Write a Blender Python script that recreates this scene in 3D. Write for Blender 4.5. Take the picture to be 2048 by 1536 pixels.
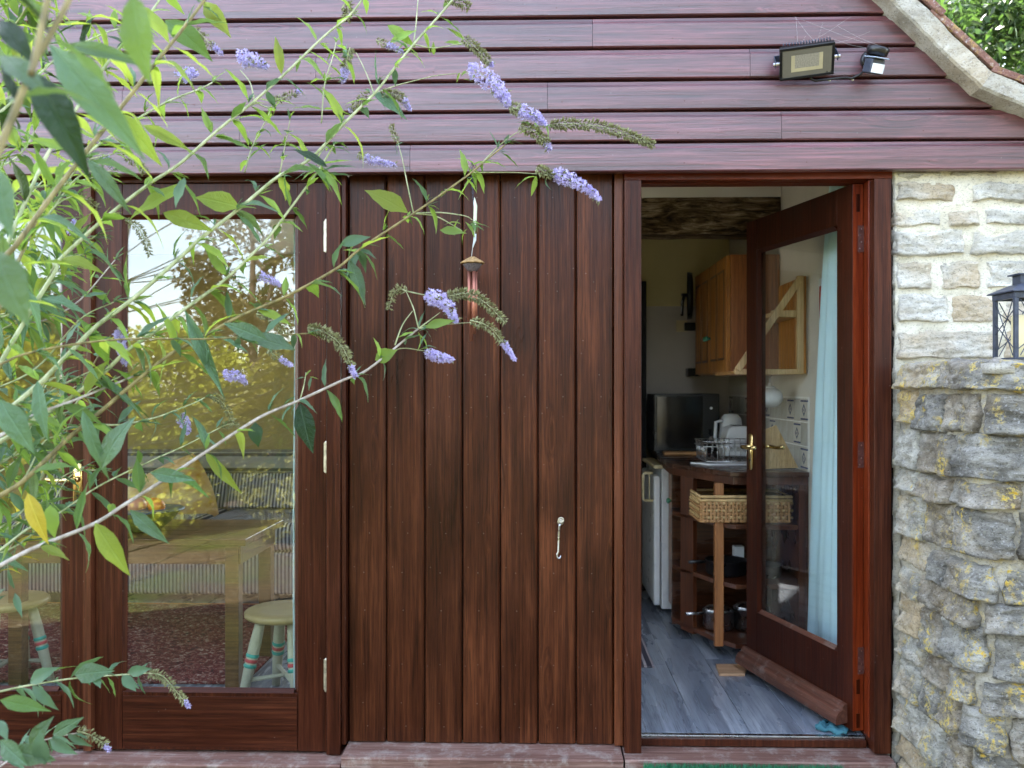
import bpy, bmesh, math, random
import numpy as np
from math import sin, cos, tan, pi, radians, sqrt, exp
from mathutils import Vector, Matrix, noise as MN

for o in list(bpy.data.objects): bpy.data.objects.remove(o)
S = bpy.context.scene
COL = S.collection
# ---------------------------------------------------------------- camera, sky, sun, exposure
F, D, EH, TH, HY = 1800.0, 3.26, 1.263, radians(1.5), 778.0
cam_d = bpy.data.cameras.new('camera'); cam = bpy.data.objects.new('camera', cam_d); COL.objects.link(cam)
cam.location = (0, -D, EH); cam.rotation_euler = (radians(90), 0, TH)
cam_d.sensor_width = 36; cam_d.lens = 36*F/2048; cam_d.shift_y = (HY-768)/2048.0
cam_d.clip_start = 0.05; cam_d.clip_end = 300
cam_d.dof.use_dof = True; cam_d.dof.focus_distance = 2.9; cam_d.dof.aperture_fstop = 4.5
S.camera = cam
SUN_EL, SUN_AZ = 50.0, -18.0          # behind the cottage, a little to the left
world = bpy.data.worlds.new('World'); S.world = world; world.use_nodes = True
wn = world.node_tree; bg = wn.nodes['Background']
sky = wn.nodes.new('ShaderNodeTexSky'); sky.sky_type = 'NISHITA'; sky.sun_disc = False
sky.sun_elevation = radians(SUN_EL); sky.sun_rotation = radians(SUN_AZ); sky.air_density = 1.0; sky.dust_density = 0.8; sky.ozone_density = 1.6
hsk = wn.nodes.new('ShaderNodeHueSaturation'); hsk.inputs['Saturation'].default_value = .62
wn.links.new(sky.outputs[0], hsk.inputs['Color']); wn.links.new(hsk.outputs[0], bg.inputs[0]); bg.inputs[1].default_value = 0.13
sl = bpy.data.lights.new('sun', 'SUN'); sun = bpy.data.objects.new('sun', sl); COL.objects.link(sun)
sl.energy = 4.2; sl.angle = radians(0.6); sl.color = (1, .94, .84)
sdir = Vector((sin(radians(SUN_AZ))*cos(radians(SUN_EL)), cos(radians(SUN_AZ))*cos(radians(SUN_EL)), sin(radians(SUN_EL))))
sun.rotation_euler = sdir.to_track_quat('Z', 'Y').to_euler(); sun.location = (0, 0, 12)
S.view_settings.view_transform = 'Standard'; S.view_settings.look = 'None'
S.view_settings.gamma = 1; S.view_settings.use_curve_mapping = False
S.view_settings.exposure = 3.6
S.render.engine = 'CYCLES'
S.cycles.max_bounces = 10; S.cycles.diffuse_bounces = 5; S.cycles.transparent_max_bounces = 24; S.cycles.glossy_bounces = 4

def P(px, py, Y=0.0):
    a = (px-1024)/F; b = (HY-py)/F; t = (Y+D)/(cos(TH)+a*sin(TH))
    return Vector((t*(-sin(TH)+a*cos(TH)), Y, EH+b*t))
def PX(px, Y=0.0): return P(px, HY, Y).x
def PZ(py, px, Y=0.0): return P(px, py, Y).z

# ---------------------------------------------------------------- object helpers
WL = {}
def tag(o, label=None, cat=None, group=None, kind=None):
    if label: o['label'] = label
    if cat: o['category'] = cat
    if group: o['group'] = group
    if kind: o['kind'] = kind
    return o
def empty(name, loc=(0, 0, 0), rot=(0, 0, 0), label=None, cat=None, group=None, kind=None, local=False):
    o = bpy.data.objects.new(name, None); COL.objects.link(o); o.empty_display_size = .05
    o.location = loc; o.rotation_euler = rot
    WL[o.name] = Vector((0, 0, 0)) if local else Vector(loc)
    return tag(o, label, cat, group, kind)
def mk(name, verts, faces, mat, parent=None, smooth=False, bevel=0.0, origin=None, mids=None):
    me = bpy.data.meshes.new(name)
    V = np.array([tuple(v) for v in verts], dtype=float)
    if origin is None: origin = Vector((V.min(0)+V.max(0))/2)
    else: origin = Vector(origin)
    V = V-np.array(origin)
    me.from_pydata(V.tolist(), [], faces)
    mats = mat if isinstance(mat, (list, tuple)) else [mat]
    for m in mats: me.materials.append(m)
    if mids is not None: me.polygons.foreach_set('material_index', mids)
    if smooth: me.polygons.foreach_set('use_smooth', [True]*len(me.polygons))
    me.update()
    o = bpy.data.objects.new(name, me); COL.objects.link(o)
    p0 = Vector((0, 0, 0))
    if parent is not None:
        o.parent = parent; p0 = WL[parent.name]
    o.location = origin-p0; WL[o.name] = origin
    if bevel > 0:
        b = o.modifiers.new('bevel', 'BEVEL'); b.width = bevel; b.segments = 2; b.limit_method = 'ANGLE'
        if not smooth:
            me.polygons.foreach_set('use_smooth', [True]*len(me.polygons))
            b.harden_normals = True
    return o
class MB:
    def __init__(s): s.v = []; s.f = []; s.m = []; s.cm = 0
    def add(s, v, f):
        n = len(s.v); s.v += [Vector(q) for q in v]; s.f += [tuple(i+n for i in q) for q in f]; s.m += [s.cm]*len(f); return s
    def box(s, x0, x1, y0, y1, z0, z1):
        x0, x1 = sorted((x0, x1)); y0, y1 = sorted((y0, y1)); z0, z1 = sorted((z0, z1))
        v = [(x, y, z) for z in (z0, z1) for y in (y0, y1) for x in (x0, x1)]
        return s.add(v, [(0, 2, 3, 1), (4, 5, 7, 6), (0, 1, 5, 4), (2, 6, 7, 3), (0, 4, 6, 2), (1, 3, 7, 5)])
    def beam(s, a, b, w, t, up=(0, 0, 1)):
        a = Vector(a); b = Vector(b); d = (b-a).normalized(); u = d.cross(Vector(up))
        if u.length < 1e-4: u = d.cross(Vector((1, 0, 0)))
        u.normalize(); n = u.cross(d)
        v = [p+u*i*w/2+n*j*t/2 for p in (a, b) for (i, j) in ((-1, -1), (1, -1), (1, 1), (-1, 1))]
        return s.add(v, [(0, 1, 2, 3), (7, 6, 5, 4), (0, 4, 5, 1), (1, 5, 6, 2), (2, 6, 7, 3), (3, 7, 4, 0)])
    def prism(s, poly, axis, a, b):
        n = len(poly)
        def q(p, t):
            return (t, p[0], p[1]) if axis == 'x' else ((p[0], t, p[1]) if axis == 'y' else (p[0], p[1], t))
        v = [q(p, a) for p in poly]+[q(p, b) for p in poly]
        return s.add(v, [tuple(range(n))[::-1], tuple(range(n, 2*n))]+[(i, (i+1) % n, (i+1) % n+n, i+n) for i in range(n)])
    def tube(s, pts, r, k=8, cap=True):
        pts = [Vector(p) for p in pts]; n = len(pts); rr = r if isinstance(r, (list, tuple)) else [r]*n
        v = []; u = None
        for i, p in enumerate(pts):
            d = (pts[min(i+1, n-1)]-pts[max(i-1, 0)])
            d = d.normalized() if d.length > 1e-9 else Vector((0, 0, 1))
            if u is None: u = d.cross(Vector((0, 0, 1)) if abs(d.z) < .9 else Vector((1, 0, 0)))
            u = (u-d*u.dot(d)).normalized(); w = d.cross(u)
            v += [p+(u*cos(2*pi*j/k)+w*sin(2*pi*j/k))*rr[i] for j in range(k)]
        f = [(i*k+j, i*k+(j+1) % k, (i+1)*k+(j+1) % k, (i+1)*k+j) for i in range(n-1) for j in range(k)]
        if cap: f += [tuple(range(k))[::-1], tuple(range((n-1)*k, n*k))]
        return s.add(v, f)
    def lathe(s, prof, c, k=20, axis=(0, 0, 1)):
        ax = Vector(axis).normalized(); u = ax.cross(Vector((0, 1, 0)) if abs(ax.y) < .9 else Vector((1, 0, 0))).normalized(); w = ax.cross(u); c = Vector(c)
        v = [c+ax*z+(u*cos(2*pi*j/k)+w*sin(2*pi*j/k))*max(r, 1e-4) for (r, z) in prof for j in range(k)]
        n = len(prof)
        f = [(i*k+j, i*k+(j+1) % k, (i+1)*k+(j+1) % k, (i+1)*k+j) for i in range(n-1) for j in range(k)]
        f += [tuple(range(k))[::-1], tuple(range((n-1)*k, n*k))]
        return s.add(v, f)
    def build(s, name, mat, parent=None, smooth=False, bevel=0, origin=None):
        return mk(name, s.v, s.f, mat, parent, smooth, bevel, origin, s.m if isinstance(mat, (list, tuple)) else None)
def B(name, x0, x1, y0, y1, z0, z1, mat, parent=None, bevel=.0025):
    return MB().box(x0, x1, y0, y1, z0, z1).build(name, mat, parent, bevel=bevel)
def sph(c, r, k=14, sq=1.0):
    return MB().lathe([(r*sin(pi*i/10), -r*sq*cos(pi*i/10)) for i in range(11)], c, k)
def subdiv(name, fn, nu, nv, mat, parent=None, thick=0, two=False, origin=None):
    v = [fn(i/nu, j/nv) for j in range(nv+1) for i in range(nu+1)]
    f = [(j*(nu+1)+i, j*(nu+1)+i+1, (j+1)*(nu+1)+i+1, (j+1)*(nu+1)+i) for j in range(nv) for i in range(nu)]
    o = mk(name, v, f, mat, parent, smooth=True, origin=origin)
    if thick:
        m = o.modifiers.new('thick', 'SOLIDIFY'); m.thickness = thick
    return o

# ---------------------------------------------------------------- materials
class NT:
    def __init__(s, name):
        s.m = bpy.data.materials.new(name); s.m.use_nodes = True; s.t = s.m.node_tree; s.p = s.t.nodes['Principled BSDF']; s.out = s.t.nodes['Material Output']
        s._tc = None
    def n(s, typ, ins={}, **kw):
        nd = s.t.nodes.new('ShaderNode'+typ)
        for k, v in kw.items(): setattr(nd, k, v)
        for k, v in ins.items(): s.set(nd, k, v)
        return nd
    def set(s, nd, k, v):
        i = nd.inputs[k]
        if isinstance(v, bpy.types.NodeSocket): s.t.links.new(v, i)
        elif isinstance(v, (tuple, list)) and len(v) == 3 and i.type == 'RGBA': i.default_value = (*v, 1)
        else: i.default_value = v
    def tc(s, out='Object'):
        if not s._tc: s._tc = s.n('TexCoord')
        return s._tc.outputs[out]
    def map(s, scale=(1, 1, 1), loc=(0, 0, 0), rot=(0, 0, 0), vec=None):
        return s.n('Mapping', {'Vector': vec or s.tc(), 'Scale': scale, 'Location': loc, 'Rotation': rot}).outputs[0]
    def noise(s, vec, scale=1., detail=4., rough=.55, dist=0., w=None, col=False):
        ins = {'Vector': vec, 'Scale': scale, 'Detail': detail, 'Roughness': rough, 'Distortion': dist}
        nd = s.n('TexNoise', noise_dimensions='4D' if w is not None else '3D')
        for k, v in ins.items(): s.set(nd, k, v)
        if w is not None: s.set(nd, 'W', w)
        return nd.outputs['Color' if col else 'Fac']
    def math(s, op, a, b=0., c=0., clamp=False):
        nd = s.n('Math', operation=op, use_clamp=clamp); s.set(nd, 0, a); s.set(nd, 1, b); s.set(nd, 2, c); return nd.outputs[0]
    def ramp(s, fac, stops, interp='LINEAR'):
        nd = s.n('ValToRGB', {'Fac': fac}); r = nd.color_ramp; r.interpolation = interp
        while len(r.elements) < len(stops): r.elements.new(.5)
        for e, (p, c) in zip(r.elements, stops):
            e.position = p; e.color = (*c, 1) if isinstance(c, (tuple, list)) else (c, c, c, 1)
        return nd.outputs[0]
    def mix(s, fac, a, b, mode='MIX'):
        nd = s.n('Mix', data_type='RGBA', blend_type=mode); s.set(nd, 0, fac); s.set(nd, 6, a); s.set(nd, 7, b); return nd.outputs[2]
    def rnd(s, mul=1.0):
        return s.math('MULTIPLY', s.n('ObjectInfo').outputs['Random'], mul)
    def bump(s, h, strength=.3, dist=.01, nrm=None):
        nd = s.n('Bump', {'Height': h, 'Strength': strength, 'Distance': dist})
        if nrm is not None: s.set(nd, 'Normal', nrm)
        return nd.outputs[0]
    def fin(s, color=None, rough=None, spec=None, metal=None, nrm=None, coat=None, coat_r=None):
        for k, v in (('Base Color', color), ('Roughness', rough), ('Specular IOR Level', spec), ('Metallic', metal), ('Normal', nrm), ('Coat Weight', coat), ('Coat Roughness', coat_r)):
            if v is not None: s.set(s.p, k, v)
        return s.m
AX = {'x': (2.2, 95, 95), 'y': (95, 2.2, 95), 'z': (95, 95, 2.2)}
def wood(name, dark, mid, light, axis='z', rough=.42, spec=.5, bump=.35, coat=0., knots=True, var=.35, blot=.6, coat_r=.3, gs=1.0, dust=0.0):
    t = NT(name); w = t.rnd(37.); sc = AX[axis]
    base = t.tc()
    if knots:
        ks = {'x': (1.6, 9, 9), 'y': (9, 1.6, 9), 'z': (9, 9, 1.6)}[axis]
        vo = t.n('TexVoronoi', {'Vector': t.map(ks), 'W': w, 'Scale': 1.0, 'Randomness': 1.0}, voronoi_dimensions='4D')
        kd = t.ramp(vo.outputs['Distance'], [(0.0, 1.0), (.09, .75), (.3, 0.0)])
        kv = t.n('VectorMath', {0: (.06, .06, .0) if axis == 'z' else ((.0, .06, .06) if axis == 'x' else (.06, .0, .06))}, operation='SCALE'); t.set(kv, 'Scale', kd)
        add = t.n('VectorMath', {0: base, 1: kv.outputs[0]}, operation='ADD'); base = add.outputs[0]
    g = t.noise(t.map(tuple(q*gs for q in sc), vec=base), 1., 5., .6, .35, w)
    pore = t.noise(t.map(tuple(q*(2.6 if q > 5 else 4) for q in sc)), 1., 2., .7, 0, w)
    bs = {'x': (1.6, 7, 7), 'y': (7, 1.6, 7), 'z': (7, 7, 1.6)}[axis]
    bl = t.noise(t.map(bs), 1., 4., .6, .6, t.math('ADD', w, 11.))
    f = t.math('ADD', t.math('MULTIPLY', g, 1-blot*.5), t.math('MULTIPLY', bl, blot*.5))
    c = t.ramp(f, [(.33, dark), (.5, mid), (.66, light)])
    if knots:
        kk = t.ramp(vo.outputs['Distance'], [(0, 1.0), (.05, .8), (.1, 0.)])
        c = t.mix(t.math('MULTIPLY', kk, .75), c, tuple(q*.35 for q in dark))
    vm = t.math('ADD', t.math('MULTIPLY', t.n('ObjectInfo').outputs['Random'], var), 1-var/2)
    hsv = t.n('HueSaturation', {'Color': c, 'Value': vm, 'Hue': .5, 'Saturation': 1.0}).outputs[0]
    if dust > 0:
        dn = t.noise(t.map((14, 14, 14)), 1., 5., .75, 0, w)
        hsv = t.mix(t.math('MULTIPLY', t.ramp(dn, [(.5, 0.), (.72, 1.)]), dust), hsv, (.42, .38, .34))
    sp = t.n('TexVoronoi', {'Vector': t.map((26, 26, 26)), 'Scale': 1.0}).outputs['Distance']
    hsv = t.mix(t.math('MULTIPLY', t.ramp(sp, [(.0, 1.), (.035, .7), (.06, 0.)]), .35), hsv, (.4, .37, .33))
    hsv = t.mix(t.math('MULTIPLY', t.ramp(pore, [(.36, 1.), (.48, 0.)]), .45), hsv, tuple(q*.5 for q in dark))
    h = t.math('ADD', t.math('MULTIPLY', g, .8), t.math('MULTIPLY', pore, .35))
    rg = t.math('ADD', t.math('MULTIPLY', bl, .3), rough-.15)
    nd = t.bump(h, bump, .004)
    # gentle cupping of every board keeps the reflections from looking machine flat
    lo = t.noise(t.map({'x': (1.2, 5, 5), 'y': (5, 1.2, 5), 'z': (5, 5, 1.2)}[axis]), 1., 1., .5, 0, w)
    nd = t.bump(lo, .35, .02, nd)
    return t.fin(hsv, rg, spec, None, nd, coat, coat_r)
def plain(name, c, rough=.5, metal=0., spec=.5, var=.12, scale=18., bump=.05, c2=None, bd=.004, coat=0.):
    t = NT(name); n = t.noise(t.tc(), scale, 4., .6)
    a = tuple(q*(1-var) for q in c); b = c2 or tuple(min(1, q*(1+var)) for q in c)
    return t.fin(t.ramp(n, [(.3, a), (.7, b)]), t.math('ADD', t.math('MULTIPLY', n, .2), rough-.1), spec, metal, t.bump(n, bump, bd), coat)
M = {}
M['clad'] = wood('stained_cladding', (.028, .0060, .0085), (.094, .0240, .030), (.20, .062, .074), 'x', .38, .85, .7, .6, True, .25, .45, .38, gs=1.0)
M['panel'] = wood('stained_boards', (.009, .0023, .0011), (.053, .0140, .0052), (.128, .0385, .0140), 'z', .33, .2, .6, 0., True, .45, .95)
M['frame'] = wood('frame_stain', (.012, .0026, .0013), (.046, .0108, .0046), (.092, .025, .0105), 'z', .34, .2, .3, 0., False, .15, .7)
M['framex'] = wood('rail_stain', (.012, .0026, .0013), (.046, .0108, .0046), (.092, .025, .0105), 'x', .34, .2, .3, 0., False, .15, .7)
M['frame2'] = wood('meeting_stain', (.045, .013, .006), (.09, .027, .012), (.14, .045, .02), 'z', .36, .3, .3, 0., False, .15, .7)
M['trim'] = wood('trim_stain', (.06, .016, .006), (.12, .033, .012), (.19, .058, .023), 'z', .36, .3, .2, 0., False, .1, .6)
M['red'] = wood('red_stain', (.07, .009, .0025), (.15, .021, .005), (.24, .042, .010), 'z', .32, .3, .2, 0., False, .1, .6)
M['redx'] = wood('red_stain_rail', (.05, .007, .003), (.11, .016, .005), (.18, .032, .010), 'x', .34, .3, .2, 0., False, .1, .6)
M['leafdoor'] = wood('door_stain', (.012, .0022, .0010), (.032, .0060, .0020), (.065, .0130, .0042), 'z', .34, .15, .25, 0., False, .1, .7)
M['sill'] = wood('weathered_sill', (.10, .045, .034), (.19, .10, .078), (.33, .21, .175), 'x', .62, .35, .6, 0., False, .15, .8, dust=.75)
M['drip'] = wood('worn_drip_bar', (.04, .012, .007), (.095, .032, .018), (.18, .068, .042), 'x', .55, .4, .6, 0., False, .15, .8, dust=.35)
M['pine'] = wood('old_pine', (.13, .038, .006), (.42, .165, .032), (.58, .27, .065), 'z', .4, .3, .2, 0., True, .15, .5)
M['pinex'] = wood('old_pine_rail', (.26, .12, .035), (.46, .23, .08), (.60, .34, .14), 'x', .45, .4, .2, 0., False, .15, .5)
M['pale'] = wood('pale_pine', (.42, .26, .11), (.58, .39, .19), (.68, .49, .27), 'z', .5, .35, .2, 0., False, .15, .4)
M['dark'] = wood('dark_counter_wood', (.018, .005, .0025), (.06, .018, .006), (.13, .045, .014), 'x', .28, .45, .15, .2, False, .15, .9)
M['darkz'] = wood('dark_cabinet_wood', (.025, .006, .0025), (.07, .018, .005), (.13, .038, .011), 'z', .35, .4, .15, .1, False, .15, .9)
M['post'] = wood('shelf_post_wood', (.15, .045, .012), (.27, .095, .025), (.38, .15, .045), 'z', .35, .5, .15, .1, True, .15, .7)
t = NT('rough_oak_beam'); n = t.noise(t.map((5, 30, 26)), 1., 8., .72, 1.6); n2 = t.noise(t.map((9, 60, 60)), 1., 5., .7, .6); n3 = t.noise(t.map((3, 8, 8)), 1., 3.)
fo = t.math('ADD', t.math('MULTIPLY', n, .7), t.math('MULTIPLY', n3, .3))
co = t.ramp(fo, [(.38, (.015, .009, .005)), (.48, (.11, .07, .035)), (.56, (.30, .21, .12)), (.66, (.72, .60, .44))])
co = t.mix(t.ramp(n2, [(.38, .85), (.47, 0.)]), co, (.01, .006, .004))
M['oak'] = t.fin(co, .85, .2, None, t.bump(t.math('ADD', n, n2), 1., .03))
M['table'] = wood('table_wood', (.07, .032, .009), (.14, .068, .02), (.22, .115, .037), 'x', .4, .4, .2, .1, False, .15, .7)
M['ftable'] = M['table']
M['floor'] = wood('grey_laminate', (.085, .10, .13), (.20, .225, .27), (.42, .45, .50), 'y', .28, .5, .08, 0., True, .3, .8, gs=.22)
M['black'] = plain('black_plastic', (.008, .008, .009), .3)
M['blackmat'] = plain('black_painted', (.006, .006, .007), .6, spec=.2)
M['white'] = plain('white_enamel', (.78, .80, .82), .3, var=.04, coat=.3)
M['cream'] = plain('cream_plastic', (.62, .52, .30), .4, var=.05)
M['brass'] = plain('brass', (.85, .60, .22), .22, 1.0, var=.2, c2=(.95, .74, .38))
M['steel'] = plain('steel', (.55, .56, .58), .28, 1.0, var=.2)
M['zinc'] = plain('worn_hinge_metal', (.55, .50, .38), .4, .85, var=.35, scale=60)
M['hingebrown'] = plain('painted_hinge', (.10, .038, .03), .5, .2, var=.3, scale=60)
M['iron'] = plain('lantern_metal', (.055, .065, .095), .45, .3, var=.35, scale=40)
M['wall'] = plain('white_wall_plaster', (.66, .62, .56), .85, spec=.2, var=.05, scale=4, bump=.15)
M['walldim'] = plain('dimmed_wall_plaster', (.50, .45, .39), .85, spec=.2, var=.06, scale=4, bump=.15)  # whitish wall with the dim room light put into its colour
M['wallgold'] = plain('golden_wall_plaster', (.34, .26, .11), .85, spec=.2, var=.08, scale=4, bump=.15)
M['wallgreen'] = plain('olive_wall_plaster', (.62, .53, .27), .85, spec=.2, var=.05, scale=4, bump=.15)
M['ceil'] = plain('ceiling_plaster', (.68, .65, .6), .9, spec=.1, var=.04, scale=3, bump=.1)
M['candle'] = plain('cream_candle_wax', (.82, .70, .38), .5, var=.04)
M['copper'] = plain('copper_tube', (.42, .17, .12), .42, .8, var=.2)
M['wicker'] = plain('chime_wicker', (.32, .2, .08), .7, var=.5, scale=90, bump=.4)
M['chip'] = plain('chime_shell', (.55, .6, .62), .3, var=.2)
M['blue'] = None
def cloth(name, c, rough=.85, trans=.3, var=.1):
    t = NT(name); n = t.noise(t.map((220, 220, 220)), 1., 2.); n2 = t.noise(t.tc(), 5., 3.)
    col = t.ramp(n2, [(.3, tuple(q*(1-var) for q in c)), (.7, tuple(min(1, q*(1+var)) for q in c))])
    t.fin(col, rough, .2, None, t.bump(n, .15, .002))
    tr = t.n('BsdfTranslucent', {'Color': col}); mx = t.n('MixShader', {0: trans, 1: t.p.outputs[0], 2: tr.outputs[0]})
    t.t.links.new(mx.outputs[0], t.out.inputs[0]); return t.m
M['blue'] = cloth('pale_blue_curtain', (.66, .86, .94), trans=.15, var=.04)
M['net'] = cloth('pale_net_curtain', (.55, .66, .68))
def glass_mat(name, ior=1.6, tint=(.95, .98, .96), wob=.05):
    t = NT(name); t.t.nodes.remove(t.p)
    n = t.noise(t.tc(), 3.5, 1.0); bp = t.n('Bump', {'Height': n, 'Strength': wob, 'Distance': .01})
    ge = t.n('NewGeometry'); dt = t.n('VectorMath', {0: ge.outputs['Normal'], 1: ge.outputs['Incoming']}, operation='DOT_PRODUCT').outputs['Value']
    r0 = ((ior-1)/(ior+1))**2; sch = t.math('POWER', t.math('SUBTRACT', 1., t.math('ABSOLUTE', dt)), 5.)
    frs = t.math('ADD', t.math('MULTIPLY', sch, 1-r0), r0)
    tr = t.n('BsdfTransparent', {'Color': tint}); gl = t.n('BsdfGlossy', {'Roughness': .0, 'Color': (1, 1, 1), 'Normal': bp.outputs[0]})
    mx = t.n('MixShader', {0: frs, 1: tr.outputs[0], 2: gl.outputs[0]}); t.t.links.new(mx.outputs[0], t.out.inputs[0]); return t.m
M['glass'] = glass_mat('window_glass', 1.66)
M['glass2'] = glass_mat('door_glass', 1.35, (.96, .98, .97), .05)
# striped upholstery
def stripes(name, axis, a, b, freq, duty=.5):
    t = NT(name); sx = t.n('SeparateXYZ', {0: t.tc()}).outputs['XYZ'.index(axis)]
    f = t.math('FRACT', t.math('MULTIPLY', sx, freq)); m = t.ramp(f, [(0, 0.), (.06, 1.), (duty, 1.), (duty+.06, 0.)])
    return t.fin(t.mix(m, a, b), .85, .2, None, t.bump(t.noise(t.map((300, 300, 300)), 1., 2.), .2, .002))
M['ticking'] = stripes('ticking_cloth', 'X', (.42, .42, .46), (.035, .04, .07), 45.)
M['tickingh'] = stripes('ticking_cloth_top', 'Y', (.30, .29, .26), (.07, .065, .06), 60.)
M['matstripe'] = stripes('striped_runner', 'X', (.05, .045, .06), (.32, .28, .29), 28., .35)
# stone, mortar, lichen
def stone(name, cols, lich=0., warm=.3, bump=.9, moss=.2, speck=.4):
    t = NT(name); r = t.n('ObjectInfo').outputs['Random']; w = t.rnd(53.)
    n = t.noise(t.map((7, 7, 14)), 1., 8., .68, .5, w); n2 = t.noise(t.map((40, 40, 75)), 1., 6., .7, 0, w)
    c = t.ramp(n, [(.30, cols[0]), (.45, cols[1]), (.60, cols[2]), (.75, cols[3])])
    wm = t.noise(t.map((4, 4, 6)), 1., 4., .6, 0, t.math('ADD', w, 7.))
    c = t.mix(t.math('MULTIPLY', t.ramp(t.math('ADD', wm, t.math('MULTIPLY', r, .25)), [(.58, 0.), (.78, 1.)]), warm), c, (.52, .36, .17))
    pit = t.ramp(n2, [(.3, 1.), (.45, 0.)])
    c = t.mix(t.math('MULTIPLY', pit, .55), c, tuple(q*.35 for q in cols[0]))
    if speck:
        ws = t.noise(t.map((90, 90, 90)), 1., 4., .7, 0, w)
        c = t.mix(t.math('MULTIPLY', t.ramp(ws, [(.56, 0.), (.66, 1.)]), speck), c, (.66, .66, .66))
    if lich:
        a = t.noise(t.map((9, 9, 5), loc=(3, 1, 8)), 1., 4., .6, .8, w); b = t.noise(t.map((55, 55, 45)), 1., 5., .75)
        lm = t.math('MULTIPLY', t.ramp(a, [(.50, 0.), (.62, 1.)]), t.ramp(b, [(.50, 0.), (.55, 1.)]))
        c = t.mix(t.math('MULTIPLY', lm, lich), c, t.ramp(b, [(.5, (.62, .56, .26)), (.60, (.72, .50, .08)), (.72, (.70, .36, .02))]))
    n3 = t.noise(t.map((130, 130, 190)), 1., 5., .75, 0, w)
    c = t.mix(t.math('MULTIPLY', t.ramp(n3, [(.36, 1.), (.47, 0.)]), .7), c, tuple(q*.45 for q in cols[0]))
    h = t.math('ADD', t.math('MULTIPLY', n, .9), t.math('ADD', t.math('MULTIPLY', n2, .5), t.math('MULTIPLY', n3, .3)))
    return t.fin(c, .9, .25, None, t.bump(h, bump, .012))
M['stone_up'] = stone('limewashed_stone', [(.26, .25, .22), (.52, .495, .43), (.74, .71, .63), (.84, .82, .74)], 0., .55, 1.3, speck=.25)
M['stone_lo'] = stone('weathered_stone', [(.05, .046, .040), (.185, .176, .155), (.40, .385, .345), (.72, .70, .64)], 1., .25, 1.5)
M['stone_mid'] = stone('half_limed_stone', [(.13, .125, .11), (.34, .325, .28), (.56, .54, .47), (.74, .72, .64)], .9, .6, 1.4)
M['mortar_up'] = stone('pale_mortar', [(.50, .45, .34), (.66, .62, .50), (.74, .70, .59), (.80, .77, .68)], 0., .15, .5, speck=.1)
M['mortar_lo'] = stone('grey_mortar', [(.22, .20, .17), (.38, .355, .30), (.52, .49, .42), (.62, .59, .51)], .3, .1, .7, speck=.2)
M['cement'] = stone('verge_cement', [(.24, .22, .18), (.40, .37, .31), (.52, .50, .44), (.74, .73, .70)], 0., .25, .6)
M['tile'] = stone('clay_tile', [(.13, .065, .05), (.22, .11, .085), (.30, .17, .14), (.42, .36, .31)], .35, .0, .6)
M['gap'] = plain('dark_gap', (.02, .018, .016), .9, spec=.1)
# ================================================================= THE COTTAGE
house = empty('cottage', (-1.2, 0, -.2), label='timber clad cottage with brown stained boards, glazed doors and a tiled roof edge', cat='cottage')
RX, RZ, EX = -1.2, 5.42, 1.95
def verge_low(z):      # x of the verge centre line at height z
    return None
# --- horizontal shiplap on the gable
py_lines = [-94, -31, 31.5, 94.5, 157.5, 219.5, 282, 343]
zs = [PZ(p, 1014, -.078) for p in py_lines]
pitch = (zs[0]-zs[-1])/7
while zs[0] < 5.3: zs.insert(0, zs[0]+pitch)
clad_back = MB()
KX, KZ = PX(1950, -.07)+.006, PZ(170, 1950, -.07)        # kink of the roof line
def xr(z):
    return KX-(z-KZ)*1.0 if z > KZ else KX+(KZ-z)*2.3
def xl(z):
    return 2*RX-xr(z)
ck = MB()
ck.add([(xl(q), y, q) for y in (-.035, 0.02) for q in (2.05, KZ)]+[(xr(q), y, q) for y in (-.035, .02) for q in (2.05, KZ)]+[(RX, -.035, KZ+(KX-RX)), (RX, .02, KZ+(KX-RX))],
       [(0, 4, 5, 8, 1), (2, 3, 9, 7, 6), (0, 2, 6, 4), (1, 8, 9, 3), (5, 7, 9, 8), (0, 1, 3, 2), (4, 6, 7, 5)])
cladding = ck.build('cladding', M['gap'], house)
joints = {2: [1185], 3: [632, 1500], 4: [1095, 245], 5: [1563, 480], 6: [820]}
for i in range(len(zs)-1):
    zt, zb = zs[i], zs[i+1]
    k = len(zs)-2-i               # 0 = lowest
    row = 6-k
    h = zt-zb
    if zb > KZ+(KX-RX)-.1: continue
    prof = [(-.037, 0.0), (-.068, 0.0), (-.072, .004), (-.073, h*.30), (-.0725, h*.72), (-.0715, h*.745), (-.0680, h*.765), (-.0645, h*.82), (-.0625, h*.88), (-.0620, h*.915), (-.052, h*.925), (-.046, h-.001), (-.037, h-.001)]
    cuts = [xl(zb+h/2)]+sorted(PX(p, -.07) for p in joints.get(row, []))+[None]
    if row not in joints and row < 0: cuts = [xl(zb+h/2), random.Random(i).uniform(-1.5, .5), None]
    for s in range(len(cuts)-1):
        x0 = cuts[s]+(.0007 if s else 0); x1 = cuts[s+1]
        segs = 10
        v = []; n = len(prof)
        rr = random.Random(i*7+s); warp = rr.uniform(-.0012, .0012)
        for j in range(segs+1):
            for (y, z) in prof:
                xe = (x1-.0007) if x1 is not None else max(xr(zb+z), x0+.05)
                x = x0+(xe-x0)*j/segs
                wz = MN.noise(Vector((x*1.4, i*3.1, 0)))*.0016
                v.append((x, y+MN.noise(Vector((x*2, z*5, i*5.)))*.0012, zb+z+wz))
        f = [(j*n+q, j*n+(q+1) % n, (j+1)*n+(q+1) % n, (j+1)*n+q) for j in range(segs) for q in range(n)]
        f += [tuple(range(n))[::-1], tuple(range(segs*n, segs*n+n))]
        f = [tuple(reversed(q)) for q in f]
        mk('cladding_board', v, f, M['clad'], cladding)
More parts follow.
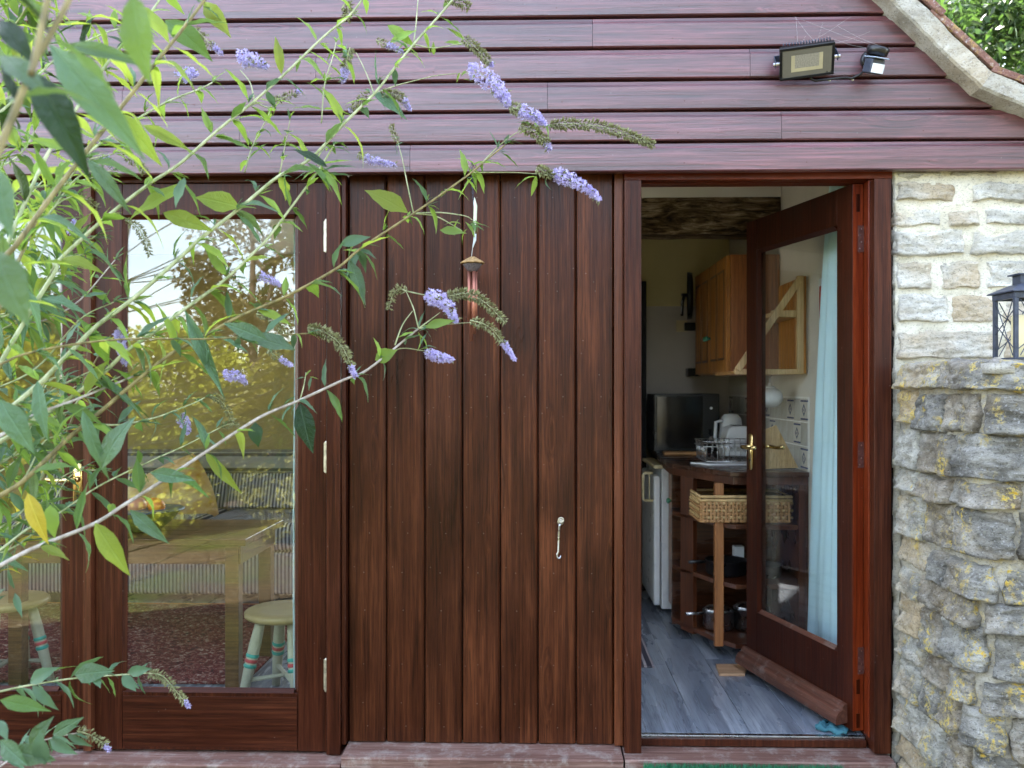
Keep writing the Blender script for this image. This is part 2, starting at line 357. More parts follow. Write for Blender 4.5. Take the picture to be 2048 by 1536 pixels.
# nail heads and their dark stains
nb = MB()
for i in range(len(zs)-1):
    for k, px in enumerate(range(120, 2040, 245)):
        if zs[i] > 2.8: continue
        x = PX(px+(i*37) % 25, -.07)
        if x > xr(zs[i])-.06: continue
        nb.lathe([(.0022, 0), (.0022, .0008), (.0012, .0012)], (x, -.0725, zs[i+1]+.028), 8, (0, -1, 0))
nb.build('nail_head', M['hingebrown'], cladding)
# --- verge: cement bedding with tiles above, on both slopes, and the roof behind
def verge_side(sgn):
    def X(x): return x if sgn > 0 else 2*RX-x
    apex = (RX, KZ+(KX-RX)); kink = (KX, KZ); eave = (KX+.9, KZ-.9/2.3)
    pts = [apex, kink, eave]
    def nrm(a, b):
        d = Vector((b[0]-a[0], b[1]-a[1])); return Vector((-d.y, d.x)).normalized()
    n0, n1 = nrm(apex, kink), nrm(kink, eave); nm = (n0+n1).normalized()
    return X, pts, [n0, nm, n1]
for sgn in (1, -1):
    X, pts, ns = verge_side(sgn)
    def off(i, d): return (pts[i][0]+ns[i].x*d, pts[i][1]+ns[i].y*d)
    # cement fillet: rough strip between the boards and the tiles
    for (a, b, seg) in ((0, 1, 240), (1, 2, 60)):
        v = []; prof = [(-.05, -.046), (-.148, -.047), (-.157, -.041), (-.1575, -.010), (-.157, .016), (-.13, .019), (-.05, .019)]
        for j in range(seg+1):
            t = j/seg
            for (y, dd) in prof:
                p0 = off(a, dd); p1 = off(b, dd); x = p0[0]+(p1[0]-p0[0])*t; z = p0[1]+(p1[1]-p0[1])*t
                q = Vector((x*9, y*9, z*9)); r = MN.noise(q)*.006+MN.noise(q*4)*.004+MN.noise(q*9)*.002
                v.append((X(x), y+r, z+MN.noise(q*1.7+Vector((5, 5, 5)))*.006))
        n = len(prof); f = [(j*n+q, j*n+(q+1) % n, (j+1)*n+(q+1) % n, (j+1)*n+q) for j in range(seg) for q in range(n)]+[tuple(range(n))[::-1], tuple(range(seg*n, seg*n+n))]
        if sgn > 0: f = [tuple(reversed(q)) for q in f]
        mk('verge_cement', v, f, M['cement'], house)
    # roof slabs
    sl_ = MB()
    for (a, b) in ((0, 1), (1, 2)):
        q = [off(a, .0195), off(b, .0195), off(b, .027), off(a, .027)]
        poly = [(X(x), z) for x, z in q]
        if sgn < 0: poly = poly[::-1]
        sl_.prism(poly, 'y', -.10, 5.6)
    roof = sl_.build('roof', M['tile'], house)
    # tiles laid along the verge, each lapping the one below
    for (a, b) in ((0, 1), (1, 2)):
        A = Vector(pts[a]); Bp = Vector(pts[b]); L = (Bp-A).length; d = (Bp-A).normalized(); nn = Vector((-d.y, d.x)); cnt = int(L/.26)+1
        for j in range(cnt):
            s0 = L-j*.26-.30; s1 = L-j*.26
            if s1 < .05: continue
            s0 = max(s0, 0)
            r = random.Random(j*3+a*17+sgn); up = .012+r.uniform(-.003, .003)
            q0 = A+d*s0+nn*(.029); q1 = A+d*s1+nn*(.029+.006+up*.4); q2 = q1+nn*.012; q3 = q0+nn*.012
            lowb = nn*(-.012)
            y0 = -.165+r.uniform(-.006, .006)
            # verge tile turned slightly down over the bedding
            poly = [(X(q.x), q.y) for q in (q0+lowb, q1+lowb, q2, q3)]
            if sgn < 0: poly = poly[::-1]
            m = MB().prism(poly, 'y', y0, y0+.018).prism([(X(q.x), q.y) for q in ((q0, q1, q2, q3) if sgn > 0 else (q3, q2, q1, q0))], 'y', y0+.018, .25)
            m.build('roof_tile', M['tile'], roof, bevel=.003)
# --- head rail, posts and trims under the cladding
zh = PZ(348, 1000, -.06)
XJ0, XJ1 = PX(655), PX(683)
B('head_rail', -4.4, PX(683), -.005, .10, PZ(366, 400), zh+.02, M['framex'], house)
B('head_rail', PX(1247)+.001, PX(1783), -.01, .10, PZ(359, 1500, -.01), zh+.02, M['redx'], house)
B('head_bead', PX(1281), PX(1748), .03, .09, PZ(366, 1500, .03), PZ(359, 1500, -.01)-.001, M['redx'], house)
zs_l, zs_m, zs_r = PZ(1503, 400), PZ(1490, 950), PZ(1497, 1500)
B('door_post', PX(655), PX(683), -.020, .10, zs_l, PZ(366, 660)-.001, M['frame'], house)
B('panel_trim', PX(684), PX(693), -.012, .06, zs_m, zh+.015, M['frame'], house)
B('panel_trim', PX(1229), PX(1246.5), .004, .06, zs_m, zh+.015, M['trim'], house)
B('door_post', PX(1247), PX(1280), -.045, .10, PZ(1507, 1264, -.045), PZ(360, 1264, -.045), M['frame'], house)
B('door_post', PX(1749, -.045), PX(1783, -.045), -.045, .10, PZ(1508, 1765, -.045), PZ(360, 1765, -.02), M['frame'], house)
B('door_post', PX(1737, .0), PX(1749, -.0)-.001, .0, .10, PZ(1476, 1740), PZ(360, 1740, .0), M['red'], house)
# --- tongue and groove panel
px_b = [694, 771, 848, 924, 1000, 1076, 1153, 1229]
panel = B('timber_panel', PX(690), PX(1232), .045, .085, zs_m, zh, M['gap'], house, 0)
ztop = zh+.015
for i in range(7):
    x0, x1 = PX(px_b[i]), PX(px_b[i+1]); r = random.Random(i+5)
    g = .0045; cb = .006; y0 = .018+r.uniform(-.0015, .0015)
    poly = [(x0+g/2, y0+cb), (x0+g/2+cb, y0), (x1-g/2-cb, y0), (x1-g/2, y0+cb), (x1-g/2, y0+.024), (x0+g/2, y0+.024)]
    MB().prism(poly, 'z', zs_m+.001+r.uniform(0, .002), ztop).build('timber_board', M['panel'], panel)
# --- sills
def sill(x0, x1, z, yf, h=.065, mat=None):
    n = 40; prof = [(.10, 0), (yf+.006, -.006), (yf, -.012), (yf+.001, -h), (.10, -h)]
    v = []
    for j in range(n+1):
        x = x0+(x1-x0)*j/n
        for (y, dz) in prof:
            q = Vector((x*14, y*20, dz*20)); v.append((x, y+MN.noise(q)*.0025, z+dz+MN.noise(q+Vector((9, 0, 0)))*.0018-.0008))
    m = len(prof); f = [(j*m+q, (j+1)*m+q, (j+1)*m+(q+1) % m, j*m+(q+1) % m) for j in range(n) for q in range(m)]+[tuple(range(m)), tuple(range(n*m, n*m+m))[::-1]]
    return mk('sill', v, f, M['sill'], house)
sill(-4.3, PX(680, -.09), zs_l, -.095)
sill(PX(684, -.09), PX(1246, -.09), zs_m, -.105)
sill(PX(1250, -.09), PX(1783, -.06), zs_r, -.10, .045)
B('threshold', PX(1281), PX(1736), .012, .06, zs_r+.001, PZ(1479, 1500, .012), M['frame'], house)
B('threshold_strip', PX(1281), PX(1736), .028, .05, PZ(1479, 1500, .012)+.0005, PZ(1479, 1500, .012)+.007, M['steel'], house, .001)
# --- plinth of the house
B('stone_plinth', -4.3, 1.25, .0, .12, -.5, zs_l-.066, M['mortar_lo'], house, 0)
# --- french doors at the left
def french(name, xa, xb, swing, gl0, gl1):
    """stiles and rails in one mesh; children: pane, beads, panel, hinges, handle"""
    m = MB(); y0, y1 = -.004, .042; zb, zt = zs_l+.006, PZ(367, 400)
    zg0, zg1 = PZ(1384, 420), PZ(430, 420); zr0 = PZ(1392, 420)
    m.box(xa, gl0, y0, y1, zb, zt); m.box(gl1, xb, y0, y1, zb, zt)
    m.box(gl0+.0006, gl1-.0006, y0+.0015, y1, zg1, zt-.0004); m.box(gl0+.0006, gl1-.0006, y0+.0015, y1, zb+.0004, zg0)
    d = m.build(name, M['frame'], house, bevel=.002)
    for (a, b_, c, e) in ((gl0+.0003, gl0+.014, zg0, zg1), (gl1-.014, gl1-.0003, zg0, zg1)):
        MB().prism([(a, .0115), (a, y0+.003), (b_, .0115)] if a < (gl0+gl1)/2 else [(a, .0115), (b_, y0+.003), (b_, .0115)], 'z', c+.0005, e-.0005).build('glazing_bead', M['frame'], d)
    MB().prism([(.0115, zg1-.014), (y0+.003, zg1-.0003), (.0115, zg1-.0003)], 'x', gl0+.0145, gl1-.0145).build('glazing_bead', M['framex'], d)
    MB().prism([(-.010, zg0+.0005), (.0115, zg0+.014), (.0115, zg0+.0005)], 'x', gl0+.0145, gl1-.0145).build('glazing_bead', M['framex'], d)
    B('bottom_rail', gl0+.003, gl1-.003, y0-.002, y0+.0012, zb+.012, zr0, M['framex'], d, .001)
    g1 = B('glass_pane', gl0+.0008, gl1-.0008, .0125, .0165, zg0+.001, zg1-.001, M['glass'], d, 0)
    return d
xm0, xm1 = PX(172), PX(190)
dr = french('french_door', xm1+.001, PX(654)-.002, 1, PX(245), PX(596))
dl = french('french_door', PX(172)-.86, xm0-.001, -1, PX(172)-.86+.10, PX(125))
MB().prism([(xm0-.0005, .0), (xm0+.003, -.026), (xm1-.003, -.026), (xm1+.0005, .0)], 'z', zs_l+.008, PZ(367, 400)-.001).build('meeting_strip', M['frame2'], dl)
B('door_post', PX(172)-.86-.09, PX(172)-.86-.004, -.02, .10, zs_l, PZ(366, 660)-.001, M['frame'], house)
for py0, py1 in ((440, 503), (885, 945), (1320, 1383)):
    x = PX(651.5, -.02); z0, z1 = PZ(py1, 651, -.02), PZ(py0, 651, -.02)
    h = MB().box(x-.011, x+.011, -.006, -.0045, z0+.002, z1-.002)
    kk = 5
    for j in range(kk):
        a = z0+(z1-z0)*j/kk; h.lathe([(.0055, 0), (.0055, (z1-z0)/kk-.0012)], (x, -.0135, a), 10)
    h.lathe([(.004, -.003), (.006, 0), (.006, z1-z0), (.003, z1-z0+.005)], (x, -.0135, z0), 10)
    h.build('hinge', M['zinc'], dr)
# brass handle on the left leaf
def handle(parent, c, ax, out, mat=M['brass'], hgt=.165, name='handle'):
    """c centre on face, ax = lever direction, out = outward normal"""
    c = Vector(c); ax = Vector(ax); out = Vector(out); up = Vector((0, 0, 1)); side = up.cross(out)
    m = MB(); w = .019
    pr = [(-w, -hgt/2+.014), (-w*.7, -hgt/2+.003), (0, -hgt/2), (w*.7, -hgt/2+.003), (w, -hgt/2+.014), (w, hgt/2-.014), (w*.7, hgt/2-.003), (0, hgt/2), (-w*.7, hgt/2-.003), (-w, hgt/2-.014)]
    n = len(pr)
    v = [c+side*a+up*b+out*.001 for a, b in pr]+[c+side*a*.88+up*b*.97+out*.007 for a, b in pr]
    m.add(v, [tuple(range(n))[::-1], tuple(range(n, 2*n))]+[(i, (i+1) % n, (i+1) % n+n, i+n) for i in range(n)])
    hc = c+up*.022
    m.tube([hc+out*.006, hc+out*.012, hc+out*.03], [.013, .010, .009], 12)
    m.tube([hc+out*.03, hc+out*.044, hc+out*.046+ax*.02, hc+out*.045+ax*.06-up*.003, hc+out*.047+ax*.095+up*.001, hc+out*.046+ax*.112+up*.004, hc+out*.046+ax*.118+up*.004], [.009, .009, .0085, .007, .008, .011, .004], 12)
    o = m.build(name, mat, parent, smooth=True)
    k = MB().tube([c-up*.038+out*.0071, c-up*.038+out*.0078], .0042, 10).tube([c-up*.048+out*.0071, c-up*.048+out*.0076], .0026, 8)
    k.build('keyhole', M['black'], parent)
    return o
handle(dl, P(157, 970, -.006), (-1, 0, 0), (0, -1, 0))
# --- the open door leaf (hinged at the right, opened inwards)
E0 = P(1705, 900, .035); U = Vector((P(1493, 900, .80)-E0)); U.z = 0; WD = U.length; U.normalize()
ang = math.atan2(U.y, U.x)
dz0, dz1 = .022, PZ(368, 1705, .04)
door = bpy.data.objects.new('open_door', None); COL.objects.link(door); door.parent = house
door.location = (E0.x+1.2, E0.y, .2); door.rotation_euler = (0, 0, ang); WL[door.name] = Vector((0, 0, 0))
# local frame: +x from hinge to free edge; local +y is to the left of travel => -normal ... outside face is at local y = 0
side = 1 if Vector((-U.y, U.x)).dot(Vector((-1, 0))) > 0 else -1      # outward sign along local y
tk = .044; yo, yi = 0.0, -side*tk
sw = .098; zgb, zgt = .285, PZ(452, 1668, .14)
gx1 = WD-.092
m = MB(); m.box(0, sw, yo, yi, dz0, dz1); m.build('stile', M['leafdoor'], door, bevel=.002)
m = MB(); m.box(gx1, WD, yo, yi, dz0, dz1); m.build('stile', M['leafdoor'], door, bevel=.002)
MB().box(sw+.0005, gx1-.0005, yo-side*.001, yi, zgt, dz1-.0005).build('rail', M['leafdoor'], door, bevel=.0015)
MB().box(sw+.0005, gx1-.0005, yo-side*.001, yi, dz0+.0005, zgb).build('rail', M['leafdoor'], door, bevel=.0015)
# red hinge edge: a thin lipping with tenon ends showing
ed = MB().box(-.0022, -.0002, yo-side*.001, yi+side*.001, dz0+.001, dz1-.001).build('edge_lipping', M['red'], door)
for zc, hh in ((PZ(405, 1715, .03), .032), (PZ(1375, 1715, .03), .026), (PZ(1443, 1715, .03), .026)):
    MB().box(-.0034, -.0023, -side*.014, -side*.028, zc-hh, zc+hh).build('tenon_end', M['leafdoor'], door)
for py0, py1 in ((450, 503), (884, 936), (1296, 1350)):
    z0, z1 = PZ(py1, 1725, .03), PZ(py0, 1725, .03)
    h = MB().box(-.0048, -.0026, -side*.020, yi, z0, z1)
    for j in range(5):
        h.lathe([(.006, 0), (.006, (z1-z0)/5-.0015)], (-.007, yi-side*.007, z0+(z1-z0)*j/5), 10)
    hg = h.build('hinge', M['hingebrown'], door)
    sc = MB()
    for j in range(4):
        sc.tube([(-.0049, -side*(.026+.007*(j % 2)), z0+(z1-z0)*(j+.5)/4), (-.0058, -side*(.026+.007*(j % 2)), z0+(z1-z0)*(j+.5)/4)], .0028, 8)
    sc.build('screw', M['steel'], hg)
# glazing beads, pane
for sx, ex in ((sw+.0005, sw+.016), (gx1-.016, gx1-.0005)):
    pr = [(sx, -side*.003), (ex, -side*.014), (sx, -side*.014)] if sx < .3 else [(ex, -side*.003), (sx, -side*.014), (ex, -side*.014)]
    MB().prism(pr, 'z', zgb+.0005, zgt-.0005).build('glazing_bead', M['leafdoor'], door)
for z0, z1 in ((zgb+.0005, zgb+.016), (zgt-.0005, zgt-.016)):
    MB().prism([(-side*.0, z0), (-side*.014, z1), (-side*.014, z0)], 'x', sw+.0165, gx1-.0165).build('glazing_bead', M['drip'] if z0 < 1 else M['leafdoor'], door)
MB().box(sw+.001, gx1-.001, -side*.0145, -side*.0185, zgb+.001, zgt-.001).build('glass_pane', M['glass2'], door)
# weather bar
wb = [(side*.001, .105), (side*.012, .103), (side*.020, .092), (side*.022, .082), (side*.036, .075), (side*.046, .060), (side*.05, .036), (side*.046, .030), (side*.001, .036)]
MB().prism([(a, b_+.006) for a, b_ in wb], 'x', .03, WD+.012).build('weather_bar', M['drip'], door)
handle(door, (WD-.045, side*.0005, .985), (-1, 0, 0), (0, side, 0))
handle(door, (WD-.045, -side*(tk+.0005), .985), (-1, 0, 0), (0, -side, 0))
# ---- stone walls
def rough_block(path, s0, s1, z0, z1, seed, H, mat, parent, cell=.012, name='stone', amp=.010, skew=0.):
    nu = max(6, min(44, int((s1-s0)/cell))); nv = max(4, min(20, int((z1-z0)/cell))); r = random.Random(seed)
    ox = r.uniform(0, 90); v = []; H = H*r.uniform(.75, 1.25); tilt = r.uniform(-.12, .12); sh = r.uniform(1.6, 3.2)
    for j in range(nv+1):
        for i in range(nu+1):
            u = i/nu; w = j/nv
            s = s0+(s1-s0)*u; z = z0+(z1-z0)*w
            ew = min(u, 1-u)*2*(s1-s0)/.028; ez = min(w, 1-w)*2*(z1-z0)/.024
            e = min(1, ew)*min(1, ez)
            # irregular outline
            s += (MN.noise(Vector((z*18, ox, 1)))*.020+MN.noise(Vector((z*60, ox, 5)))*.008)*(1-min(1, ew)*.8)
            z += (MN.noise(Vector((s*13, ox, 2)))*.018+MN.noise(Vector((s*50, ox, 7)))*.007)*(1-min(1, ez)*.8)+(s-s0)*tilt*.12
            edge = 1-(1-min(1, ew))**sh; edz = 1-(1-min(1, ez))**sh
            if w < .5: edz = min(1, edz*1.25+.18*(j > 0))       # overhanging lower arris
            hh = H*edge*edz*(1.25-.75*w)
            q = Vector((s*11+ox, z*26, ox*.3)); strat = MN.noise(q)*amp+MN.noise(q*2.7)*amp*.6+MN.noise(q*6.5)*amp*.4+abs(MN.noise(Vector((s*5, z*55+ox, 3))))*amp*.8
            hh += strat*min(1, e*1.4)-(.014 if (i in (0, nu) or j in (0, nv)) else 0)
            v.append(path(s, z, hh))
    f = [(j*(nu+1)+i, j*(nu+1)+i+1, (j+1)*(nu+1)+i+1, (j+1)*(nu+1)+i) for j in range(nv) for i in range(nu)]
    # back skirt so every stone is a closed lump
    n0 = len(v); ring = [i for i in range(nu+1)]+[j*(nu+1)+nu for j in range(1, nv+1)]+[nv*(nu+1)+i for i in range(nu-1, -1, -1)]+[j*(nu+1) for j in range(nv-1, 0, -1)]
    c = Vector((0, 0, 0))
    bk = []
    for k in ring:
        i = k % (nu+1); j = k//(nu+1); bk.append(path(s0+(s1-s0)*i/nu, z0+(z1-z0)*j/nv, -.05))
    v += bk; L = len(ring)
    f += [(ring[(k+1) % L], ring[k], n0+k, n0+(k+1) % L) for k in range(L)]+[tuple(n0+k for k in range(L))[::-1]]
    return mk(name, v, f, mat, parent, smooth=True)
# upper limewashed wall, part of the cottage
XW = PX(1786)
def path_up(s, z, h): return Vector((XW+s, -.012-h, z))
sw_top = zh+.02
def mortar_sheet(path, s0, s1, z0, z1, mat, parent, name, ns, nz, amp=.009, thick=.25):
    v = [path(s0+(s1-s0)*i/ns, z0+(z1-z0)*j/nz, .004+MN.noise(Vector((s0+(s1-s0)*i/ns*1.0, (z0+(z1-z0)*j/nz), 1))*9)*amp+MN.noise(Vector(((s0+(s1-s0)*i/ns)*30, (z0+(z1-z0)*j/nz)*34, 4)))*amp*.5) for j in range(nz+1) for i in range(ns+1)]
    f = [(j*(ns+1)+i, j*(ns+1)+i+1, (j+1)*(ns+1)+i+1, (j+1)*(ns+1)+i) for j in range(nz) for i in range(ns)]
    o = mk(name, v, f, mat, parent, smooth=True)
    m_ = o.modifiers.new('thick', 'SOLIDIFY'); m_.thickness = thick; m_.offset = -1
    return o
stone_wall = mortar_sheet(path_up, 0, 1.5, -.45, sw_top, M['mortar_up'], house, 'stone_wall', 160, 190, thick=.35)
rows_up = [((342, 356), [(1792, 1882), (1895, 1990)]), ((366, 405), [(1788, 1903), (1934, 2090)]), ((422, 455), [(1786, 1880), (1890, 1953), (1966, 2080)]),
           ((462, 514), [(1786, 1927), (1938, 2078)]), ((523, 580), [(1786, 1859), (1876, 1956), (1969, 2075)]), ((588, 646), [(1787, 1892), (1900, 1990), (2003, 2090)]),
           ((660, 719), [(1788, 1992), (2004, 2100)])]
sid = 0
for (y0, y1), xs in rows_up:
    for a, b_ in xs:
        sid += 1
        rough_block(path_up, PX(a)-XW, PX(b_)-XW, PZ(y1, 1850), PZ(y0, 1850), 100+sid, .015, M['stone_up'], stone_wall, .0055, amp=.010)
z = PZ(728, 1850); r = random.Random(4)
while z > -.3:           # the same wall goes on down behind the garden wall and to its right
    hgt = r.uniform(.07, .105); s = 0.02
    while s < 1.4:
        w_ = r.uniform(.14, .3)
        if not (s < .95): pass
        if s > .55: rough_block(path_up, s, s+w_-.02, z-hgt+.015, z-.005, int(s*1000+z*100), .02, M['stone_up'], stone_wall, .02)
        s += w_
    z -= hgt
# garden wall that butts against the cottage and comes towards us
gw = empty('garden_wall', (1.9, -.4, -.2), label='rough grey stone garden wall with yellow lichen butting against the cottage', cat='wall')
XG = PX(1790, -.012)+.018; YF = -.60; RC = .10; L1 = -YF-RC; L2 = pi/2*RC
def path_lo(s, z, h):
    lean = (1.32-z)*.0
    if s < L1: return Vector((XG-h-lean, -s-.02, z))
    if s < L1+L2:
        a = (s-L1)/RC; return Vector((XG+RC-(RC+h)*cos(a), YF+RC-.02-(RC+h)*sin(a), z))
    return Vector((XG+RC+(s-L1-L2), YF-.02-h, z))
ztopw = PZ(722, 1988, -.4)
gm = mortar_sheet(path_lo, 0, 1.55, -.35, ztopw-.02, M['mortar_lo'], gw, 'mortar', 110, 120, .008, .06)
B('wall_core', XG+.03, XG+1.0, YF+.04, -.03, -.35, ztopw-.03, M['mortar_lo'], gw, 0)
z = ztopw; r = random.Random(21); row = 0
while z > -.3:
    hgt = [.095, .125, .14, .085, .15, .105, .09, .14][row % 8]; s = .030; k = 0
    while s < 1.4:
        w_ = r.uniform(.13, .24)
        if row == 0: w_ = r.uniform(.22, .36)
        zz = r.uniform(-.012, .012); g = r.uniform(.002, .012)
        rough_block(path_lo, s+g/2, s+w_-g/2, z-hgt+.001+zz, z-.001+zz*.7, 500+row*31+k, r.uniform(.026, .044), M['stone_mid'] if s < .16 or (s < .3 and r.random() < .4) else M['stone_lo'], gw, .0065, amp=.013)
        s += w_; k += 1
    z -= hgt; row += 1
v = []
capm = MB()
cap = subdiv('wall_top', lambda u, w: Vector((XG+.005+u*.95, YF-.035+w*(-YF+.0), ztopw-.012+MN.noise(Vector((u*14, w*9, 1)))*.008)), 50, 30, M['mortar_lo'], gw, .03)
# dark cobwebbed joint between post and stones
B('joint_packing', PX(1783), XW+.012, .002, .05, -.1, zh, M['gap'], house, 0)
# ================================================================= INTERIOR
XR, YB, YL, XL = 1.255, 2.61, 3.25, -4.2
fl = tag(B('floor', XL, XR+.1, .062, YL+.1, -.20, -.012, M['gap'], None, 0), kind='structure')
pw = .192; x = XL; i = 0
while x < XR:
    r = random.Random(i*5+2); y = .064-r.uniform(0, .9)
    while y < YL:
        a = max(y, .064); b_ = min(y+1.28, YL+.05)
        if b_-a > .02 and (x > -2.6): B('floor_plank', x+.0006, min(x+pw, XR+.05)-.0006, a+.0006, b_-.0006, -.0115, 0, M['floor'], fl, .0012)
        y += 1.28
    x += pw; i += 1
def wallp(name, *a, mat='wall'): return tag(B(name, *a, M[mat], None, 0), kind='structure')
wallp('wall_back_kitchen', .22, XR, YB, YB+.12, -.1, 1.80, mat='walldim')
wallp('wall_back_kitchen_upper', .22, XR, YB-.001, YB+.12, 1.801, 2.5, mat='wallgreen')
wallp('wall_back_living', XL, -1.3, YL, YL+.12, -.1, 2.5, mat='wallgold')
wallp('wall_back_living_pier', -.1, .139, YL, YL+.12, -.1, 2.5); wallp('wall_back_added_sill', -1.299, -.101, YL, YL+.12, -.1, .8); wallp('wall_back_added_lintel', -1.299, -.101, YL, YL+.12, 2.1, 2.5)  # unseen back window opening, added to light the rooms
wallp('wall_partition_baffle', .14, .219, 1.45, YL-.001, -.1, 2.5)  # unseen partition, lengthened to keep the added window light off the kitchen
wallp('wall_right', XR+.001, XR+.30, .13, YL+.12, -.1, 2.5)
# left wall with an unseen window opening added to brighten the rooms
wallp('wall_left', XL-.12, XL-.001, .1, .6, -.1, 2.5); wallp('wall_left_pier', XL-.12, XL-.001, 2.6, YL+.12, -.1, 2.5)
wallp('wall_left_added_sill', XL-.12, XL-.001, .601, 2.599, -.1, .7); wallp('wall_left_added_lintel', XL-.12, XL-.001, .601, 2.599, 2.05, 2.5)
wallp('wall_front_inner', XL, PX(172)-.95, .10, .13, -.1, 2.5)
B('inner_lining', PX(694), PX(1247), .101, .13, -.02, 2.3, M['wall'], house, 0)
B('inner_lintel', PX(694), XR, .101, .30, 2.06, 2.5, M['wall'], house, 0)
B('inner_lintel', XL, PX(693), .101, .30, 2.08, 2.5, M['wall'], house, 0)
wallp('ceiling', XL, XR, .31, 1.37, 2.32, 2.5, mat='ceil')
wallp('ceiling_rear', XL, XR, 1.371, YL+.12, 2.245, 2.5, mat='ceil')
m = MB(); n = 34
pf = [(1.37, 2.06), (1.37, 2.275), (1.56, 2.275), (1.56, 2.06)]
v = []
bx0 = -1.0
for j in range(n+1):
    for k, (y, z) in enumerate([(1.37, 2.06), (1.365, 2.12), (1.372, 2.2), (1.375, 2.272), (1.56, 2.275), (1.56, 2.062)]):
        x = bx0+(XR-.003-bx0)*j/n; q = Vector((x*5, y*3, z*9)); v.append((x, y+MN.noise(q)*.012, z+MN.noise(q+Vector((3, 3, 3)))*.008))
f = [(j*6+q, (j+1)*6+q, (j+1)*6+(q+1) % 6, j*6+(q+1) % 6) for j in range(n) for q in range(6)]+[tuple(range(6)), tuple(range(n*6, n*6+6))[::-1]]
tag(mk('ceiling_beam', v, [tuple(reversed(q)) for q in f], M['oak'], None), 'rough dark oak beam across the kitchen ceiling', 'beam')
# ---------- kitchen
WZT = .882
A_, B_, C_, D_ = (PX(1297, YB-D*0), YB-.003), (PX(1335, 1.40), 1.40), (PX(1461, .89), .89), (XR-.003, .89)
wt = empty('kitchen_worktop_unit', (1.0, 1.3, 0), label='dark wood corner worktop with open shelves beneath, beside the fridge', cat='kitchen unit')
poly = [A_, B_, C_, D_, (XR-.003, YB-.003)]
MB().prism(poly, 'z', WZT-.022, WZT).build('worktop', M['dark'], wt, bevel=.003)
def inset(p, d):
    c = Vector((1.1, 1.9)); return [(q[0]+(d if q[0] < 1.2 else 0), q[1]+(d if q[1] < 2.5 else 0)) for q in p]
MB().prism(inset(poly, .014), 'z', WZT-.060, WZT-.0225).build('worktop_edging', M['darkz'], wt, bevel=.003)
def T(t, inw=0.0): return (C_[0]+(B_[0]-C_[0])*t+inw*.9, C_[1]+(B_[1]-C_[1])*t+inw*.4)
for z in (.635, .36, .085):
    pl = [T(.97, .02), T(.62, .02), T(.25, .015), (C_[0]+.03, C_[1]+.03), (XR-.006, C_[1]+.03), (XR-.006, 1.52), (T(.97)[0]+.03, 1.52)]
    MB().prism(pl, 'z', z-.022, z).build('shelf', M['darkz'], wt, bevel=.003)
a = T(.2, .012); MB().box(a[0]-.021, a[0]+.021, a[1]-.012, a[1]+.02, .055, WZT-.0605).build('post', M['post'], wt, bevel=.002)
a, b_ = T(.62, .02), T(.83, .02); MB().prism([a, b_, (b_[0]+.02, b_[1]+.01), (a[0]+.02, a[1]+.01)], 'z', .05, WZT-.0605).build('side_panel', M['darkz'], wt)
MB().box(XR-.045, XR-.012, C_[1]+.02, C_[1]+.05, .02, WZT-.0605).build('post', M['darkz'], wt, bevel=.002)
MB().box(T(.9)[0]+.02, XR-.01, 1.521, 1.54, .02, WZT-.0605).build('back_panel', M['dark'], wt)  # dark colour stands in for the shaded shelf interior
MB().box(XR-.0115, XR-.002, C_[1]+.02, 1.52, .02, WZT-.0605).build('shelf_shade_sheet', M['dark'], wt)  # added dark sheet over the white wall, standing in for shelf shade
cb = B('cupboard_carcase', .762, 1.2, 1.545, 1.79, .06, WZT-.062, M['pale'], wt, .002)
B('cupboard_door', .742, .7615, 1.548, 1.787, .08, WZT-.09, M['post'], wt, .002)
MB().lathe([(.006, 0), (.006, .012), (.015, .02), (.016, .028), (.008, .036)], (.742, 1.62, .66), 12, (-1, 0, 0)).build('knob', plain('green_ceramic', (.05, .2, .12), .2), wt, smooth=True)
fr = empty('fridge', (.95, 2.05, 0), label='white under-counter fridge with a cream handle', cat='fridge')
B('body', .705, 1.22, 1.80, 2.36, .03, .815, M['white'], fr, .006)
B('door', .662, .700, 1.802, 2.358, .05, .775, M['white'], fr, .010)
B('top_trim', .664, 1.215, 1.803, 2.357, .816, .835, M['cream'], fr, .004)
z1 = PZ(947, 1298, 1.82); z0 = PZ(1002, 1298, 1.82); hx = PX(1287, 1.82)
MB().tube([(.662, 1.84, z1), (hx+.008, 1.84, z1), (hx, 1.84, z1-.01), (hx, 1.84, z0+.01), (hx+.008, 1.84, z0), (.662, 1.84, z0)], .0075, 8).tube([(hx+.035, 1.84, z0), (hx+.035, 1.84, z1)], .004, 6).build('handle', M['cream'], fr, smooth=True)
tag(B('tall_black_slab', .56, .695, 2.40, 2.58, 0, 1.94, M['blackmat'], None, .004), 'tall black cabinet edge against the kitchen back wall', 'slab')  # dark upright edge of unknown kind, built as a plain black slab
mw = empty('microwave', (.85, 2.2, .9), label='black microwave oven on the worktop by the back wall', cat='microwave')
B('body', .70, 1.085, 2.08, 2.42, WZT+.012, 1.235, M['black'], mw, .006)
B('door', .715, .985, 2.066, 2.079, WZT+.03, 1.22, plain('dark_oven_glass', (.004, .004, .005), .12), mw, .002)
MB().tube([(1.035, 2.079, .97), (1.035, 2.06, .97)], .017, 14).build('dial', M['steel'], mw, smooth=True)
MB().tube([(1.035, 2.079, 1.15), (1.035, 2.07, 1.15)], .008, 10).build('indicator_lamp', M['white'], mw)
MB().box(.72, .76, 2.1, 2.14, WZT, WZT+.0119).box(1.02, 1.06, 2.1, 2.14, WZT, WZT+.0119).box(.72, .76, 2.36, 2.4, WZT, WZT+.0119).box(1.02, 1.06, 2.36, 2.4, WZT, WZT+.0119).build('feet', M['black'], mw)
